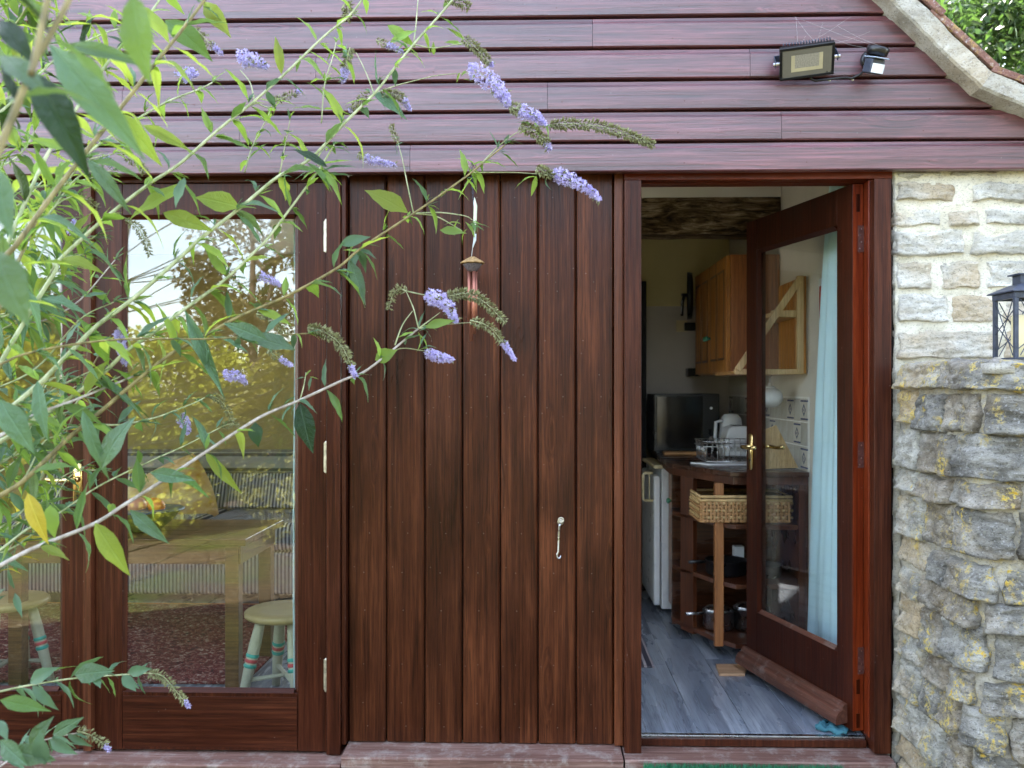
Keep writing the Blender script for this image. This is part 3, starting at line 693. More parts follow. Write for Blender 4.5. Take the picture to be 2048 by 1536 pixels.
# toaster
to = empty('toaster', (1.13, 1.75, WZT), label='white two-slot toaster behind the dish rack', cat='toaster')
tx0, tx1 = PX(1447, 1.74), PX(1505, 1.74)
pr = [(tx0, WZT+.01), (tx0+.004, WZT+.10), (tx0+.02, WZT+.165), (tx0+.045, WZT+.178), (tx1-.045, WZT+.178), (tx1-.02, WZT+.165), (tx1-.004, WZT+.10), (tx1, WZT+.01)]
MB().prism(pr[::-1], 'y', 1.70, 1.86).build('body', M['white'], to, bevel=.01)
MB().box(tx0+.05, tx1-.05, 1.735, 1.755, WZT+.1785, WZT+.1805).box(tx0+.05, tx1-.05, 1.80, 1.82, WZT+.1785, WZT+.1805).build('slot', M['black'], to)
for k in range(3): MB().tube([(tx0+.035+.035*k, 1.6985, WZT+.05), (tx0+.035+.035*k, 1.69, WZT+.05)], .011, 12).build('button', M['steel'], to)
MB().box(tx0+.02, tx1-.02, 1.71, 1.85, WZT, WZT+.0099).build('base', M['black'], to)
ke = empty('kettle', (1.1, 2.06, WZT), label='white jug kettle standing behind the toaster', cat='kettle')
kc = (PX(1462, 1.98), 1.98, WZT)
MB().lathe([(.075, .0), (.076, .03), (.07, .12), (.058, .21), (.04, .235), (.001, .24)], kc, 20).build('body', M['white'], ke, smooth=True)
MB().tube([(kc[0]-.055, 1.95, WZT+.2), (kc[0]-.095, 1.94, WZT+.19), (kc[0]-.10, 1.94, WZT+.1), (kc[0]-.075, 1.95, WZT+.04)], .010, 8).build('handle', M['white'], ke, smooth=True)
MB().tube([(kc[0], 1.98, WZT+.24), (kc[0], 1.98, WZT+.255)], .014, 10).build('lid_knob', M['black'], ke)
# dish rack
dx0, dx1, dy0, dy1 = PX(1405, 1.35), PX(1405, 1.35)+.31, 1.30, 1.58
rk = empty('dish_rack', ((dx0+dx1)/2, 1.44, WZT), label='wire dish rack on the worktop in front of the toaster', cat='dish rack')
m = MB()
for z, e in ((WZT+.115, 0), (WZT+.09, .0), (WZT+.015, .012)):
    m.tube([(dx0+e, dy0+e, z), (dx1-e, dy0+e, z), (dx1-e, dy1-e, z), (dx0+e, dy1-e, z), (dx0+e, dy0+e, z)], .0025, 6)
m.build('wire_frame', M['steel'], rk, smooth=True)
m = MB()
for k in range(11):
    x = dx0+.01+(dx1-dx0-.02)*k/10
    m.tube([(x, dy0, WZT+.115), (x, dy0+.012, WZT+.015), (x, dy1-.012, WZT+.015), (x, dy1, WZT+.115)], .0016, 5)
for k in range(1, 9):
    y = dy0+(dy1-dy0)*k/9; m.tube([(dx0, y, WZT+.115), (dx0+.012, y, WZT+.015)], .0016, 5)
m.build('wires', M['steel'], rk, smooth=True)
tag(MB().prism([(dx0-.06, 1.36), (dx0+.02, 1.24), (dx1-.02, 1.26), (dx1-.08, 1.40)], 'z', WZT+.0005, WZT+.007).build('draining_tray', M['white'], None, bevel=.002), 'white draining tray lying under the dish rack', 'tray')
tag(MB().box(.74, .98, 1.93, 2.02, WZT+.0005, WZT+.020).build('bread_board', M['pinex'], None, bevel=.005), 'pale wooden bread board lying in front of the microwave', 'board')
# wall cupboard on the right wall
cz0, cz1 = 1.345, 1.955; cy0, cy1 = 1.395, 2.30; cx = PX(1453, 1.395)+.02
wc = empty('wall_cupboard', (1.12, 1.85, cz0), label='old pine wall cupboard with two panelled doors above the worktop', cat='cupboard')
B('carcase', cx, XR-.003, cy0, cy1, cz0, cz1, M['pine'], wc, .002)
B('side_panel', cx+.001, XR-.004, cy0-.008, cy0-.001, cz0+.001, cz1-.001, wood('reddish_pine_side', (.14, .045, .012), (.25, .085, .024), (.36, .14, .04), 'z', .38, .4, .15, .1, True), wc, .001)
ymid = (cy0+cy1)/2
for k, (a, b_) in enumerate(((cy0+.004, ymid-.002), (ymid+.002, cy1-.004))):
    d = B('cupboard_door', cx-.020, cx-.001, a, b_, cz0+.006, cz1-.004, M['pine'], wc, .002)
    w_ = (b_-a)
    for q in range(2):
        pa = a+.055+q*(w_-.05)/2; pb = pa+(w_-.13)/2
        MB().prism([(pa, 0), (pa+.018, 1), (pb-.018, 1), (pb, 0)], 'z', 0, 1)
        mm = MB(); z0_, z1_ = cz0+.07, cz1-.07
        # raised field; the dark strips around it stand in for recess shade
        mm.box(cx-.0235, cx-.0205, pa+.012, pb-.012, z0_+.012, z1_-.012)
        mm.build('panel_field', M['pine'], d, bevel=.0015)
        mr = MB()
        for (c0, c1, e0, e1) in ((pa-.004, pa+.012, z0_, z1_), (pb-.012, pb+.004, z0_, z1_), (pa+.012, pb-.012, z0_, z0_+.012), (pa+.012, pb-.012, z1_-.012, z1_)):
            mr.box(cx-.0222, cx-.0203, c0, c1, e0, e1)
        mr.build('panel_shade_strip', M['darkz'], d)
    ky = b_-.028 if k == 0 else a+.028
    MB().lathe([(.007, 0), (.006, .010), (.014, .018), (.015, .026), (.006, .033)], (cx-.0203, ky, cz0+.2), 12, (-1, 0, 0)).build('knob', bpy.data.materials['green_ceramic'], d, smooth=True)
# pine bracket shelf unit nearer the door
by = .93; bx0 = PX(1468, by); bz0, bz1 = PZ(747, 1560, by), PZ(552, 1620, by)
bs = empty('pine_wall_rack', (1.15, 1.1, bz0), label='open pine wall rack with a diagonal brace, seen through the door glass', cat='rack')
for k in range(7):
    B('back_board', XR-.020, XR-.004, by+.06*k+.003, by+.06*k+.0595, bz0, bz1-.02*0, M['pine'], bs, .002)
B('upright', XR-.050, XR-.0205, by-.012, by+.016, bz0-.004, bz1, M['pale'], bs, .002)
B('bottom_rail', bx0, XR-.051, by-.012, by+.012, bz0-.004, bz0+.020, M['pale'], bs, .002)
B('bottom_board', bx0+.004, XR-.021, by+.0125, cy0-.012, bz0-.003, bz0+.012, M['pinex'], bs, .002)
B('shelf', XR-.16, XR-.0205, by+.017, cy0-.012, (bz0+bz1)/2+.04, (bz0+bz1)/2+.06, M['pale'], bs, .002)
B('shelf_lip', XR-.165, XR-.052, by-.010, by+.0165, (bz0+bz1)/2+.035, (bz0+bz1)/2+.066, M['pale'], bs, .002)
MB().beam((bx0+.012, by-.0175, bz0+.015), (XR-.042, by-.0175, bz1-.02), .010, .032, (0, 0, 1)).build('brace', M['pale'], bs, bevel=.002)
# tiles behind the worktop
tl = tag(B('tile_splashback', XR-.006, XR-.0005, .895, YB-.005, WZT+.003, WZT+.345, plain('grout', (.75, .73, .70), .9), None, 0), 'white tiled splashback with blue patterned tiles on the right kitchen wall', 'tiling')
t = NT('white_tile'); ti = t.fin(t.ramp(t.noise(t.tc(), 9., 3.), [(.3, (.48, .45, .41)), (.7, (.56, .54, .50))]), .16, .5)
t = NT('blue_pattern_tile'); sx = t.n('SeparateXYZ', {0: t.tc()}); yy = t.math('ABSOLUTE', sx.outputs[1]); zz = t.math('ABSOLUTE', sx.outputs[2])
dd = t.math('ABSOLUTE', t.math('SUBTRACT', t.math('ADD', yy, zz), .024)); msk = t.math('LESS_THAN', dd, .006); m2 = t.math('MULTIPLY', t.math('GREATER_THAN', zz, .038), t.math('LESS_THAN', zz, .046))
mk_ = t.math('MAXIMUM', t.math('MAXIMUM', msk, m2), t.math('LESS_THAN', t.math('ADD', yy, zz), .008))
tb = t.fin(t.mix(mk_, (.62, .59, .54), (.07, .09, .2)), .16, .5)
for j in range(3):
    for k in range(15):
        y0 = .898+k*.112
        if y0+.11 > YB: continue
        pat = (k*7+j*5) % 4 == 0 or (k == 0 and j == 2)
        o = B('tile', XR-.0105, XR-.0062, y0, y0+.106, WZT+.006+j*.112, WZT+.112+j*.112, tb if pat else ti, tl, .001)
tl['kind'] = 'structure'
if 'category' in tl: pass
# leaning chopping board, teapot, sign, pan, sockets, bits on the walls
q = [P(1500, 872, .98), P(1553, 850, .98), P(1602, 936, 1.0), P(1500, 940, 1.0)]
q = [Vector((min(p.x, XR-.02), p.y, max(p.z, WZT+.001))) for p in q]
tag(mk('chopping_board', q+[p+Vector((0, .016, 0)) for p in q], [(0, 3, 2, 1), (4, 5, 6, 7), (0, 1, 5, 4), (1, 2, 6, 5), (2, 3, 7, 6), (3, 0, 4, 7)], M['pale'], None, bevel=.003), 'pale wooden chopping board leaning against the tiles behind the door glass', 'board')
tp = empty('teapot', (1.17, 1.2, 1.2), label='white teapot hanging under the pine rack', cat='teapot')
tc_ = P(1540, 795, 1.15)
sph(tc_, .062, 18, .82).build('body', M['white'], tp, smooth=True)
MB().tube([tc_+Vector((-.055, 0, -.01)), tc_+Vector((-.085, 0, .01)), tc_+Vector((-.10, 0, .04))], [.014, .01, .007], 8).build('spout', M['white'], tp, smooth=True)
MB().lathe([(.028, 0), (.02, .008), (.008, .012), (.010, .022), (.002, .026)], tc_+Vector((0, 0, .047)), 12).build('lid', M['white'], tp, smooth=True)
MB().tube([tc_+Vector((0, -.0, .07)), tc_+Vector((0, 0, .1)), tc_+Vector((.01, 0, bz0-.004-tc_.z))], .003, 6).build('hanging_hook', M['steel'], tp, smooth=True)
sg = B('frame_board', XR-.008, XR-.001, .56, .74, PZ(650, 1645, .65), PZ(553, 1645, .65), M['white'], None, .001)
sg.name = 'wall_notice'; WL['wall_notice'] = WL.get('frame_board', sg.location.copy()); tag(sg, 'red and white notice on the kitchen wall beside the blue curtain', 'sign')
redp = plain('red_print', (.5, .02, .02), .4)
zc = sg.location.z
B('red_panel', XR-.0105, XR-.0083, .575, .725, zc-.075, zc+.07, redp, sg, 0)
for k in range(4): B('printed_line', XR-.0115, XR-.0107, .59, .70-.02*(k % 2), zc+.035-.026*k, zc+.045-.026*k, M['white'], sg, 0)
pn = empty('frying_pan', (1.0, 2.4, 1.8), label='black frying pan hanging beside the wall cupboard', cat='pan')
pc = P(1386, 592, 2.38)
MB().lathe([(.10, 0), (.145, .006), (.15, .035), (.146, .035), (.14, .012), (.001, .010)], pc, 26, (-1, .15, 0)).build('pan_body', M['black'], pn, smooth=True)
MB().tube([pc+Vector((-.03, -.05, .0)), pc+Vector((-.075, -.06, .0)), P(1368, 593, 2.30), P(1365, 605, 2.3), P(1364, 632, 2.30)], [.012, .011, .010, .010, .009], 8).build('handle', M['black'], pn, smooth=True)
MB().tube([P(1364.0, 600, 2.29), P(1362.0, 628, 2.29)], .004, 6).build('handle_strip', M['steel'], pn, smooth=True)
so = B('socket_plate', *(lambda a, b_: (a.x, b_.x, YB-.012, YB-.001, a.z, b_.z))(P(1352, 664, YB), P(1374, 641, YB)), M['cream'], None, .002)
so.name = 'wall_socket'; tag(so, 'cream double socket plate on the kitchen back wall', 'socket')
tag(B('black_plug', PX(1367, YB), PX(1392, YB), YB-.05, YB-.013, PZ(662, 1380, YB), PZ(646, 1380, YB), M['black'], None, .006), 'black plug pushed into the double wall socket', 'plug')
tag(B('wall_bracket', PX(1371, YB), PX(1396, YB), YB-.10, YB-.001, PZ(753, 1380, YB), PZ(737, 1380, YB), M['black'], None, .004), 'black bracket on the back wall under the cupboard', 'bracket')
# wicker basket on the shelf
bk = empty('wicker_basket', (1.0, 1.1, .635), label='woven wicker basket on the upper shelf under the worktop', cat='basket')
bx, bX, by0, by1, bz, bh = .775, 1.19, .975, 1.24, .6355, .125
B('liner', bx+.012, bX-.012, by0+.012, by1-.012, bz, bz+bh-.01, M['table'], bk, 0)
st = MB(); nn = 16
wk1 = plain('pale_wicker', (.50, .34, .15), .6, var=.25, scale=60); wk2 = plain('brown_wicker', (.38, .2, .075), .6, var=.25, scale=60)
pts_w = []
def strand(z, ph, mat, name):
    pts = []
    per = [(bx, by0), (bX, by0), (bX, by1), (bx, by1), (bx, by0)]; tot = 2*((bX-bx)+(by1-by0)); s = 0; k = 0
    for e in range(4):
        p0, p1 = Vector(per[e]), Vector(per[e+1]); L = (p1-p0).length; d = (p1-p0)/L; nrm = Vector((d.y, -d.x)); c = int(L/.017)
        for i in range(c):
            q = p0+d*(L*i/c); o = .007*(1 if (k//1+ph) % 2 else -1)*1.0; pts.append(Vector((q.x+nrm.x*o, q.y+nrm.y*o, z))); k += 1
    pts.append(pts[0]); MB().tube(pts, .0078, 5, False).build(name, mat, bk, smooth=True)
for k in range(6): strand(bz+.010+k*.0165, k, wk1 if k % 2 else wk2, 'woven_strand')
for (xa_, ya_, xb_, yb_, cn) in ((bx, by0, bX, by0, 24), (bx, by1, bx, by0, 15)):
    stk_ = MB()
    for k in range(cn): q_ = Vector((xa_, ya_, 0)).lerp(Vector((xb_, yb_, 0)), (k+.5)/cn); stk_.box(q_.x-.005, q_.x+.005, q_.y-.009, q_.y+.004, bz+.004, bz+.1)
    stk_.build('basket_stakes', wk2, bk)
for z in (bz+.107, bz+.124): MB().tube([(bx-.004, by0-.004, z), (bX+.004, by0-.004, z), (bX+.004, by1+.004, z), (bx-.004, by1+.004, z), (bx-.004, by0-.004, z)], .0075, 6).build('rim', wk1, bk, smooth=True)
# pots on the lower shelves
def pot(c, r, h, mat, label, lid=False):
    e = empty('saucepan', c, label=label, cat='pan')
    MB().lathe([(r*.9, 0), (r, .012), (r, h), (r+.004, h+.002), (r-.003, h), (r-.004, .01), (.001, .008)], c, 24).build('pan_body', mat, e, smooth=True)
    MB().tube([Vector(c)+Vector((-r, -.0, h*.85)), Vector(c)+Vector((-r-.03, -.02, h*.9)), Vector(c)+Vector((-r-.09, -.05, h*.95))], [.006, .008, .009], 8).build('handle', mat, e, smooth=True)
    if lid:
        MB().lathe([(r, 0), (r*.8, .014), (.012, .022), (.012, .035), (.001, .04)], (c[0], c[1], c[2]+h+.003), 24).build('lid', mat, e, smooth=True)
pot((.93, 1.16, .361), .10, .07, M['black'], 'black saucepan on the middle shelf, left of the glass door')
pot((1.10, 1.12, .361), .085, .055, M['black'], 'wide black pan on the middle shelf, behind the door stile')
pot((.90, 1.2, .0865), .075, .085, M['steel'], 'small steel saucepan on the bottom shelf', True)
pot((1.06, 1.2, .0865), .085, .10, M['steel'], 'large steel saucepan on the bottom shelf', True)
tag(B('white_carton', 1.0, 1.05, 1.30, 1.35, .361, .47, M['white'], None, .003), 'white carton standing behind the black pans', 'carton')
# floor bits
rn = [P(1240, 1335, 0), P(1308, 1335, 0)]
tag(B('striped_runner', .23, PX(1309, .83), .83, 2.2, .0005, .009, M['matstripe'], None, .002), 'dark striped runner rug on the kitchen floor', 'rug')
tag(MB().prism([(PX(1437, .74), .72), (PX(1487, .74), .72), (PX(1487, .95), .86), (PX(1424, .95), .86)], 'z', .0006, .012).build('wooden_offcut', wood('plinth_wood', (.3, .15, .07), (.5, .3, .17), (.62, .4, .25), 'x', .5), None), 'pale wooden board lying on the floor under the corner shelves', 'board')
# blue curtain behind the door
def curtain(u, w):
    z = 2.13-w*2.10; wide = .36+.34*w**.7; y = .115+u*wide
    return Vector((1.222+.016*sin(u*30+w*2.2)+.006*sin(u*71+w)+(.01 if w > .97 else 0), y, z))
cu = tag(subdiv('blue_curtain', curtain, 60, 24, M['blue'], None, .002), 'pale blue curtain hanging on the wall behind the open glazed door', 'curtain')
def hem(u, w):
    p = P(1632+u*66, 1440+u*20, .35-.25*u); return Vector((p.x+.02*w, .10+.12*w+.3*(1-u), .012+.03*sin(u*9)**2*(1-w)+.015*w+.008*sin(u*25+w*4)))
m = MB()
for k in range(4):
    pa_ = P(1632+k*6, 1446+k*5, .10+.02*k); pb_ = P(1694, 1474-k*2, .04+.02*k); pa_.z = pb_.z = .012
    m.tube([pa_.lerp(pb_, q/7)+Vector((0, 0, .006*sin(q*2.2+k))) for q in range(8)], [.010+.005*sin(q*1.7+k) for q in range(8)], 8)
m.build('trailing_hem', cloth('teal_hem', (.05, .16, .20), trans=.1), cu, smooth=True)
# ---------- living room behind the left doors
zt_ = .64
tb_ = empty('dining_table', (-1.6, .7, 0), label='pale wooden table with square legs behind the glazed door', cat='table')
tX1 = PX(491, .44); tX0 = tX1-1.05
for k in range(5): B('tabletop_board', tX0, tX1, .44+k*.112, .44+k*.112+.1115, zt_-.028, zt_, M['table'], tb_, .003)
for (a, b_, c, d) in ((tX0+.03, tX1-.03, .47, .49), (tX0+.03, tX1-.03, .95, .97)): B('apron', a, b_, c, d, zt_-.11, zt_-.0285, M['table'], tb_, .002)
for a in (tX0+.03, tX1-.05): B('apron', a, a+.02, .491, .949, zt_-.11, zt_-.0285, M['table'], tb_, .002)
for a in (tX0+.035, tX1-.095):
    for b_ in (.465, .92): B('leg', a, a+.058, b_, b_+.055, 0, zt_-.029, M['ftable'], tb_, .003)
bo = empty('fruit_bowl', (PX(285, .66), .66, zt_), label='woven green bowl of fruit on the table', cat='bowl')
bc = (PX(288, .66), .66, zt_+.001)
MB().lathe([(.06, 0), (.07, .004), (.12, .045), (.16, .09), (.165, .092), (.155, .092), (.11, .045), (.001, .012)], bc, 28).build('bowl_body', plain('bowl_glaze', (.12, .15, .05), .4, var=.6, scale=60, bump=.3), bo, smooth=True)
MB().lathe([(.158, 0), (.17, .002), (.17, .007), (.158, .009)], (bc[0], bc[1], bc[2]+.088), 28).build('rim', plain('rim_blue', (.05, .08, .12), .4), bo, smooth=True)
org = plain('orange_peel', (.75, .22, .03), .45, scale=120, bump=.3); pch = plain('peach_skin', (.62, .25, .16), .5)
for k, (dx, dy, dz, r_, mm, lb) in enumerate(((-.02, -.03, .112, .042, pch, 'pinkish peach on top of the fruit bowl'), (.065, -.02, .108, .036, org, 'orange at the right of the fruit bowl'), (-.09, .0, .105, .038, org, 'orange at the left of the fruit bowl'), (.02, .06, .10, .04, org, 'orange at the back of the fruit bowl'))):
    tag(sph((bc[0]+dx, bc[1]+dy, bc[2]+dz), r_, 16, .93).build('fruit', mm, None, smooth=True), lb, 'fruit')
sf = empty('sofa', (-1.6, 2.4, 0), label='sofa covered in blue and cream striped ticking', cat='sofa')
sy = 1.98; sx0, sx1 = -3.4, -1.1
B('base', sx0, sx1+.25, sy+.02, 3.1, .05, .30, M['ticking'], sf, .02)
for k, (a, b_) in enumerate(((sx0+.02, -2.05), (-2.04, sx1+.24))): B('seat_cushion', a, b_, sy, 2.75, .305, .47, M['ticking'], sf, .045)
zb1 = PZ(905, 480, 2.72)
for k, (a, b_) in enumerate(((sx0+.02, -2.05), (-2.04, sx1+.24))):
    v = MB().prism([(2.62, .475), (2.72, zb1-.09), (2.76, zb1-.02), (2.92, zb1), (3.05, zb1-.05), (3.05, .475)], 'x', a, b_).build('back_cushion', M['ticking'], sf, bevel=.02)
B('back_roll', sx0, sx1+.25, 2.66, 2.80, zb1-.14, zb1+.02, M['tickingh'], sf, .05)
B('arm', sx1+.251, sx1+.45, sy-.02, 3.08, .05, .62, M['ticking'], sf, .05)
# mustard cushion
cc = P(345, 1003, 2.5)
def pil(u, w):
    a = (u-.5)*2; b_ = (w-.5)*2
    return a, b_
v = []; nu = 16
cm = plain('mustard_cushion_cloth', (.55, .27, .03), .85, c2=(.68, .52, .30), scale=9, var=.2)
for sgn in (1, -1):
    for j in range(nu+1):
        for i in range(nu+1):
            a = (i/nu-.5)*2; b_ = (j/nu-.5)*2; th = .085*((1-a*a)*(1-b_*b_))**.45
            pinch = 1-.10*(1-abs(a))*(abs(b_) > .9)-.0; x = a*.27*(1-.10*b_*b_*(1)); z = b_*.24*(1-.10*a*a)
            ca, sa = cos(.5), sin(.5); x, z = x*ca-z*sa, x*sa+z*ca
            v.append((cc.x+x, cc.y-.02-sgn*th+z*.3, cc.z+z))
n1 = (nu+1)**2
f = [(j*(nu+1)+i, j*(nu+1)+i+1, (j+1)*(nu+1)+i+1, (j+1)*(nu+1)+i) for j in range(nu) for i in range(nu)]
f = f+[tuple(reversed([q+n1 for q in g])) for g in f]
tag(mk('cushion', v, f, cm, None, smooth=True), 'mustard patterned cushion leaning on the striped sofa', 'cushion')
def stool(cx_, cy_, label, ang0=0.5):
    e = empty('stool', (cx_, cy_, 0), label=label, cat='stool', group='painted stools by the table')
    cr = plain('cream_paint', (.42, .40, .30), .5) if 'cream_paint' not in bpy.data.materials else bpy.data.materials['cream_paint']
    se = plain('stool_seat_wood', (.34, .25, .11), .45) if 'stool_seat_wood' not in bpy.data.materials else bpy.data.materials['stool_seat_wood']
    MB().lathe([(.155, 0), (.165, .008), (.165, .022), (.155, .03), (.10, .028), (.001, .022)], (cx_, cy_, .335), 28).build('seat', se, e, smooth=True)
    te = plain('teal_paint', (.03, .30, .25), .5) if 'teal_paint' not in bpy.data.materials else bpy.data.materials['teal_paint']
    rd = plain('red_paint', (.42, .05, .06), .5) if 'red_paint' not in bpy.data.materials else bpy.data.materials['red_paint']
    ft = []
    for k in range(4):
        a = ang0+k*pi/2; p0 = Vector((cx_+.10*cos(a), cy_+.10*sin(a), .334)); p1 = Vector((cx_+.18*cos(a), cy_+.18*sin(a), 0)); d = p1-p0
        rr = lambda t: .018+.006*sin(pi*min(1, t*1.2))
        lg = MB().tube([p0+d*t for t in (0, .15, .3, .5, .75, 1)], [rr(t) for t in (0, .15, .3, .5, .75, 1)], 10).build('leg', cr, e, smooth=True)
        for t, mm in ((.43, te), (.49, rd), (.55, te)): MB().tube([p0+d*(t-.022), p0+d*(t-.015), p0+d*(t+.015), p0+d*(t+.022)], [.023, .026, .026, .023], 10).build('painted_ring', mm, lg, smooth=True)
        ft.append(p0+d*.72)
    for k in (0, 1): MB().tube([ft[k], ft[k+2]], .009, 8).build('stretcher', cr, e, smooth=True)
stool(PX(572, .40), .40, 'round topped painted stool at the right end of the table')
stool(PX(15, .55), .55, 'painted stool with banded legs behind the left glazed door', .1)
rg = tag(B('red_rug', -3.4, PX(500, 1.0)+.12, .55, 1.93, .0006, .012, (lambda t: t.fin(t.ramp(t.noise(t.map((34, 34, 34)), 1., 6., .8, 1.2), [(.40, (.02, .012, .015)), (.47, (.12, .012, .014)), (.54, (.18, .035, .03)), (.61, (.42, .32, .28))]), .95, .1, None, t.bump(t.noise(t.tc(), 90., 3.), .5, .004)))(NT('rug_pile')), None, .003), 'deep red patterned rug under the table', 'rug')
B('rug_border', -3.4, PX(500, 1.0)+.12, 1.93, 1.95, .0006, .012, plain('rug_border_orange', (.5, .16, .04), .9), rg, 0)
def netc(u, w): return Vector((PX(584, .12)+u*(PX(593, .12)-PX(584, .12)), .125+.02*sin(u*9+w*2), 2.02-1.98*w))
def netc2(u, w):
    z = 1.98-1.94*w; x = PX(583, .12)+.004*sin(w*7)+u*.055
    return Vector((x, .14+.012*sin(u*20+w*1.5), z))
tag(subdiv('net_curtain', netc2, 20, 20, M['net'], None, .002), 'pale curtain drawn back at the right edge of the glazed door', 'curtain')
# ================================================================= THINGS FIXED OUTSIDE
# flood light
fc = P(1617, 118, -.17)
flo = empty('floodlight', (fc.x, fc.y+.02, fc.z), label='slim black floodlight fixed to the cladding', cat='floodlight', local=True)
flo.rotation_euler = (radians(42), radians(-4), radians(-10))
FW, FH = .090, .056
body = MB().box(-FW, FW, -.004, .016, -FH, FH).build('housing', M['black'], flo, bevel=.004)
rim = MB()
for (a, b_, c, d) in ((-FW, FW, -FH, -FH+.009), (-FW, FW, FH-.009, FH), (-FW, -FW+.009, -FH+.0091, FH-.0091), (FW-.009, FW, -FH+.0091, FH-.0091)): rim.box(a, b_, -.008, -.0041, c, d)
rim.build('rim', M['black'], flo, bevel=.001)
dif = plain('floodlight_glass', (.16, .15, .125), .22, var=.05)
MB().box(-FW+.0092, FW-.0092, -.0068, -.0043, -FH+.0092, FH-.0092).build('glass_front', dif, flo)
ledm = plain('led_plate', (.46, .41, .27), .5)
led = MB().box(-.052, -.040, -.0076, -.0069, -.030, .028).box(.040, .052, -.0076, -.0069, -.030, .028).box(-.0399, .0399, -.0076, -.0069, -.030, -.018).build('led_frame', ledm, flo)
MB().box(-.0398, .0398, -.0074, -.0069, -.0178, .028).build('led_grid', plain('led_grid_grey', (.30, .28, .24), .4, var=.4, scale=300), flo)
warn = MB()   # small triangular warning mark in the lower corner
for a, b_ in (((.062, -.050), (.072, -.050)), ((.072, -.050), (.067, -.041)), ((.067, -.041), (.062, -.050)), ((.074, -.050), (.080, -.050)), ((.080, -.050), (.080, -.042))):
    warn.beam((a[0], -.0072, a[1]), (b_[0], -.0072, b_[1]), .0012, .0006, (0, 1, 0))
warn.build('warning_mark', M['blackmat'], flo)
for k in range(17):
    x = -.076+k*.0095; MB().box(x, x+.003, .0162, .032, -FH+.01, FH+.004).build('cooling_fin', M['iron'], flo)
MB().box(-FW-.014, -FW-.011, -.002, .05, -.012, .012).box(FW+.011, FW+.014, -.002, .05, -.012, .012).box(-FW-.014, FW+.014, .0501, .053, -.012, .012).build('bracket', M['iron'], flo, bevel=.001)
for s in (-1, 1): MB().tube([(s*(FW-.001), .006, 0), (s*(FW+.02), .006, 0)], .007, 10).build('bracket_bolt', M['steel'], flo)
arm = MB().tube([(0, .053, 0), (0, .075, -.025), (.0, .10, -.05)], .012, 10).build('mounting_arm', M['black'], flo, smooth=True)
# motion sensor
sc_ = P(1745, 112, -.13)
sen = empty('motion_sensor', (sc_.x, sc_.y, sc_.z), label='black motion sensor with a white lens beside the floodlight', cat='sensor')
def sp(px, py, y): return P(px, py, y)
MB().lathe([(.034, 0), (.036, .004), (.036, .016), (.030, .022)], sp(1740, 122, -.072), 24, (0, -1, 0)).build('wall_plate', M['black'], sen, smooth=True)
MB().lathe([(.030, .0), (.036, .002), (.038, .024), (.034, .030), (.001, .031)], sp(1752, 104, -.13)+Vector((0, 0, -.012)), 24, (.25, -.35, 1)).build('hood', M['black'], sen, smooth=True)
MB().tube([sp(1735, 120, -.08), sp(1745, 116, -.12), sp(1752, 122, -.14)], [.020, .022, .018], 12).build('swivel', M['black'], sen, smooth=True)
sb = bpy.data.objects.new('sensor_head', None)
hc = sp(1750, 132, -.15)
R_ = Matrix.Rotation(radians(24), 3, 'Z')@Matrix.Rotation(radians(22), 3, 'X')
def rb(x0, x1, y0, y1, z0, z1): return [hc+R_@Vector((x, y, z)) for z in (z0, z1) for y in (y0, y1) for x in (x0, x1)]
bf = [(0, 2, 3, 1), (4, 5, 7, 6), (0, 1, 5, 4), (2, 6, 7, 3), (0, 4, 6, 2), (1, 3, 7, 5)]
mk('sensor_head', rb(-.026, .030, -.012, .03, -.026, .024), bf, M['iron'], sen, bevel=.006)
mk('sensor_cap', rb(-.030, .034, -.024, .032, .0245, .029), bf, plain('grey_plastic', (.30, .36, .45), .35), sen, bevel=.002)
lens = [hc+R_@Vector((.003+.026*sin(a), -.012-.010*cos(a)-.001, z)) for z in (-.022, .008) for a in [i*pi/8-pi/2 for i in range(9)]]
mk('white_lens', lens+[hc+R_@Vector((.003, -.010, -.022)), hc+R_@Vector((.003, -.010, .008))], [(i, i+9, i+10, i+1) for i in range(8)], plain('frosted_lens', (.80, .84, .9), .3), sen, smooth=True)
cab = MB().tube([sp(1620, 150, -.10), sp(1622, 158, -.083), sp(1630, 162, -.078), sp(1660, 158, -.079), sp(1692, 155, -.08), sp(1703, 157, -.08), sp(1718, 150, -.085), sp(1734, 138, -.10)], .0042, 8).build('power_cable', M['black'], None, smooth=True)
tag(cab, 'black cable clipped to the cladding between floodlight and sensor', 'cable')
for px, py in ((1659, 161), (1705, 160)): MB().lathe([(.004, 0), (.004, .003), (.001, .005)], sp(px, py, -.0745), 8, (0, -1, 0)).build('cable_clip', M['steel'], cab)
cw = MB(); rc_ = random.Random(8)
for k in range(9):
    a_ = Vector(sp(rc_.choice((1600, 1640, 1668, 1735, 1775))+rc_.uniform(-15, 15), rc_.uniform(84, 100), -.085-rc_.uniform(0, .05))); b_ = Vector(sp(a_.x*0+1600+rc_.uniform(-20, 190), rc_.uniform(25, 80), -.0745)); m_ = a_.lerp(b_, .5)+Vector((0, .0, -.006)); cw.tube([a_, m_, b_], .00016, 4, False)
tag(cw.build('cobweb', plain('spider_silk', (.8, .8, .8), .5), None), 'fine cobweb threads on the cladding above the floodlight and sensor', 'cobweb')
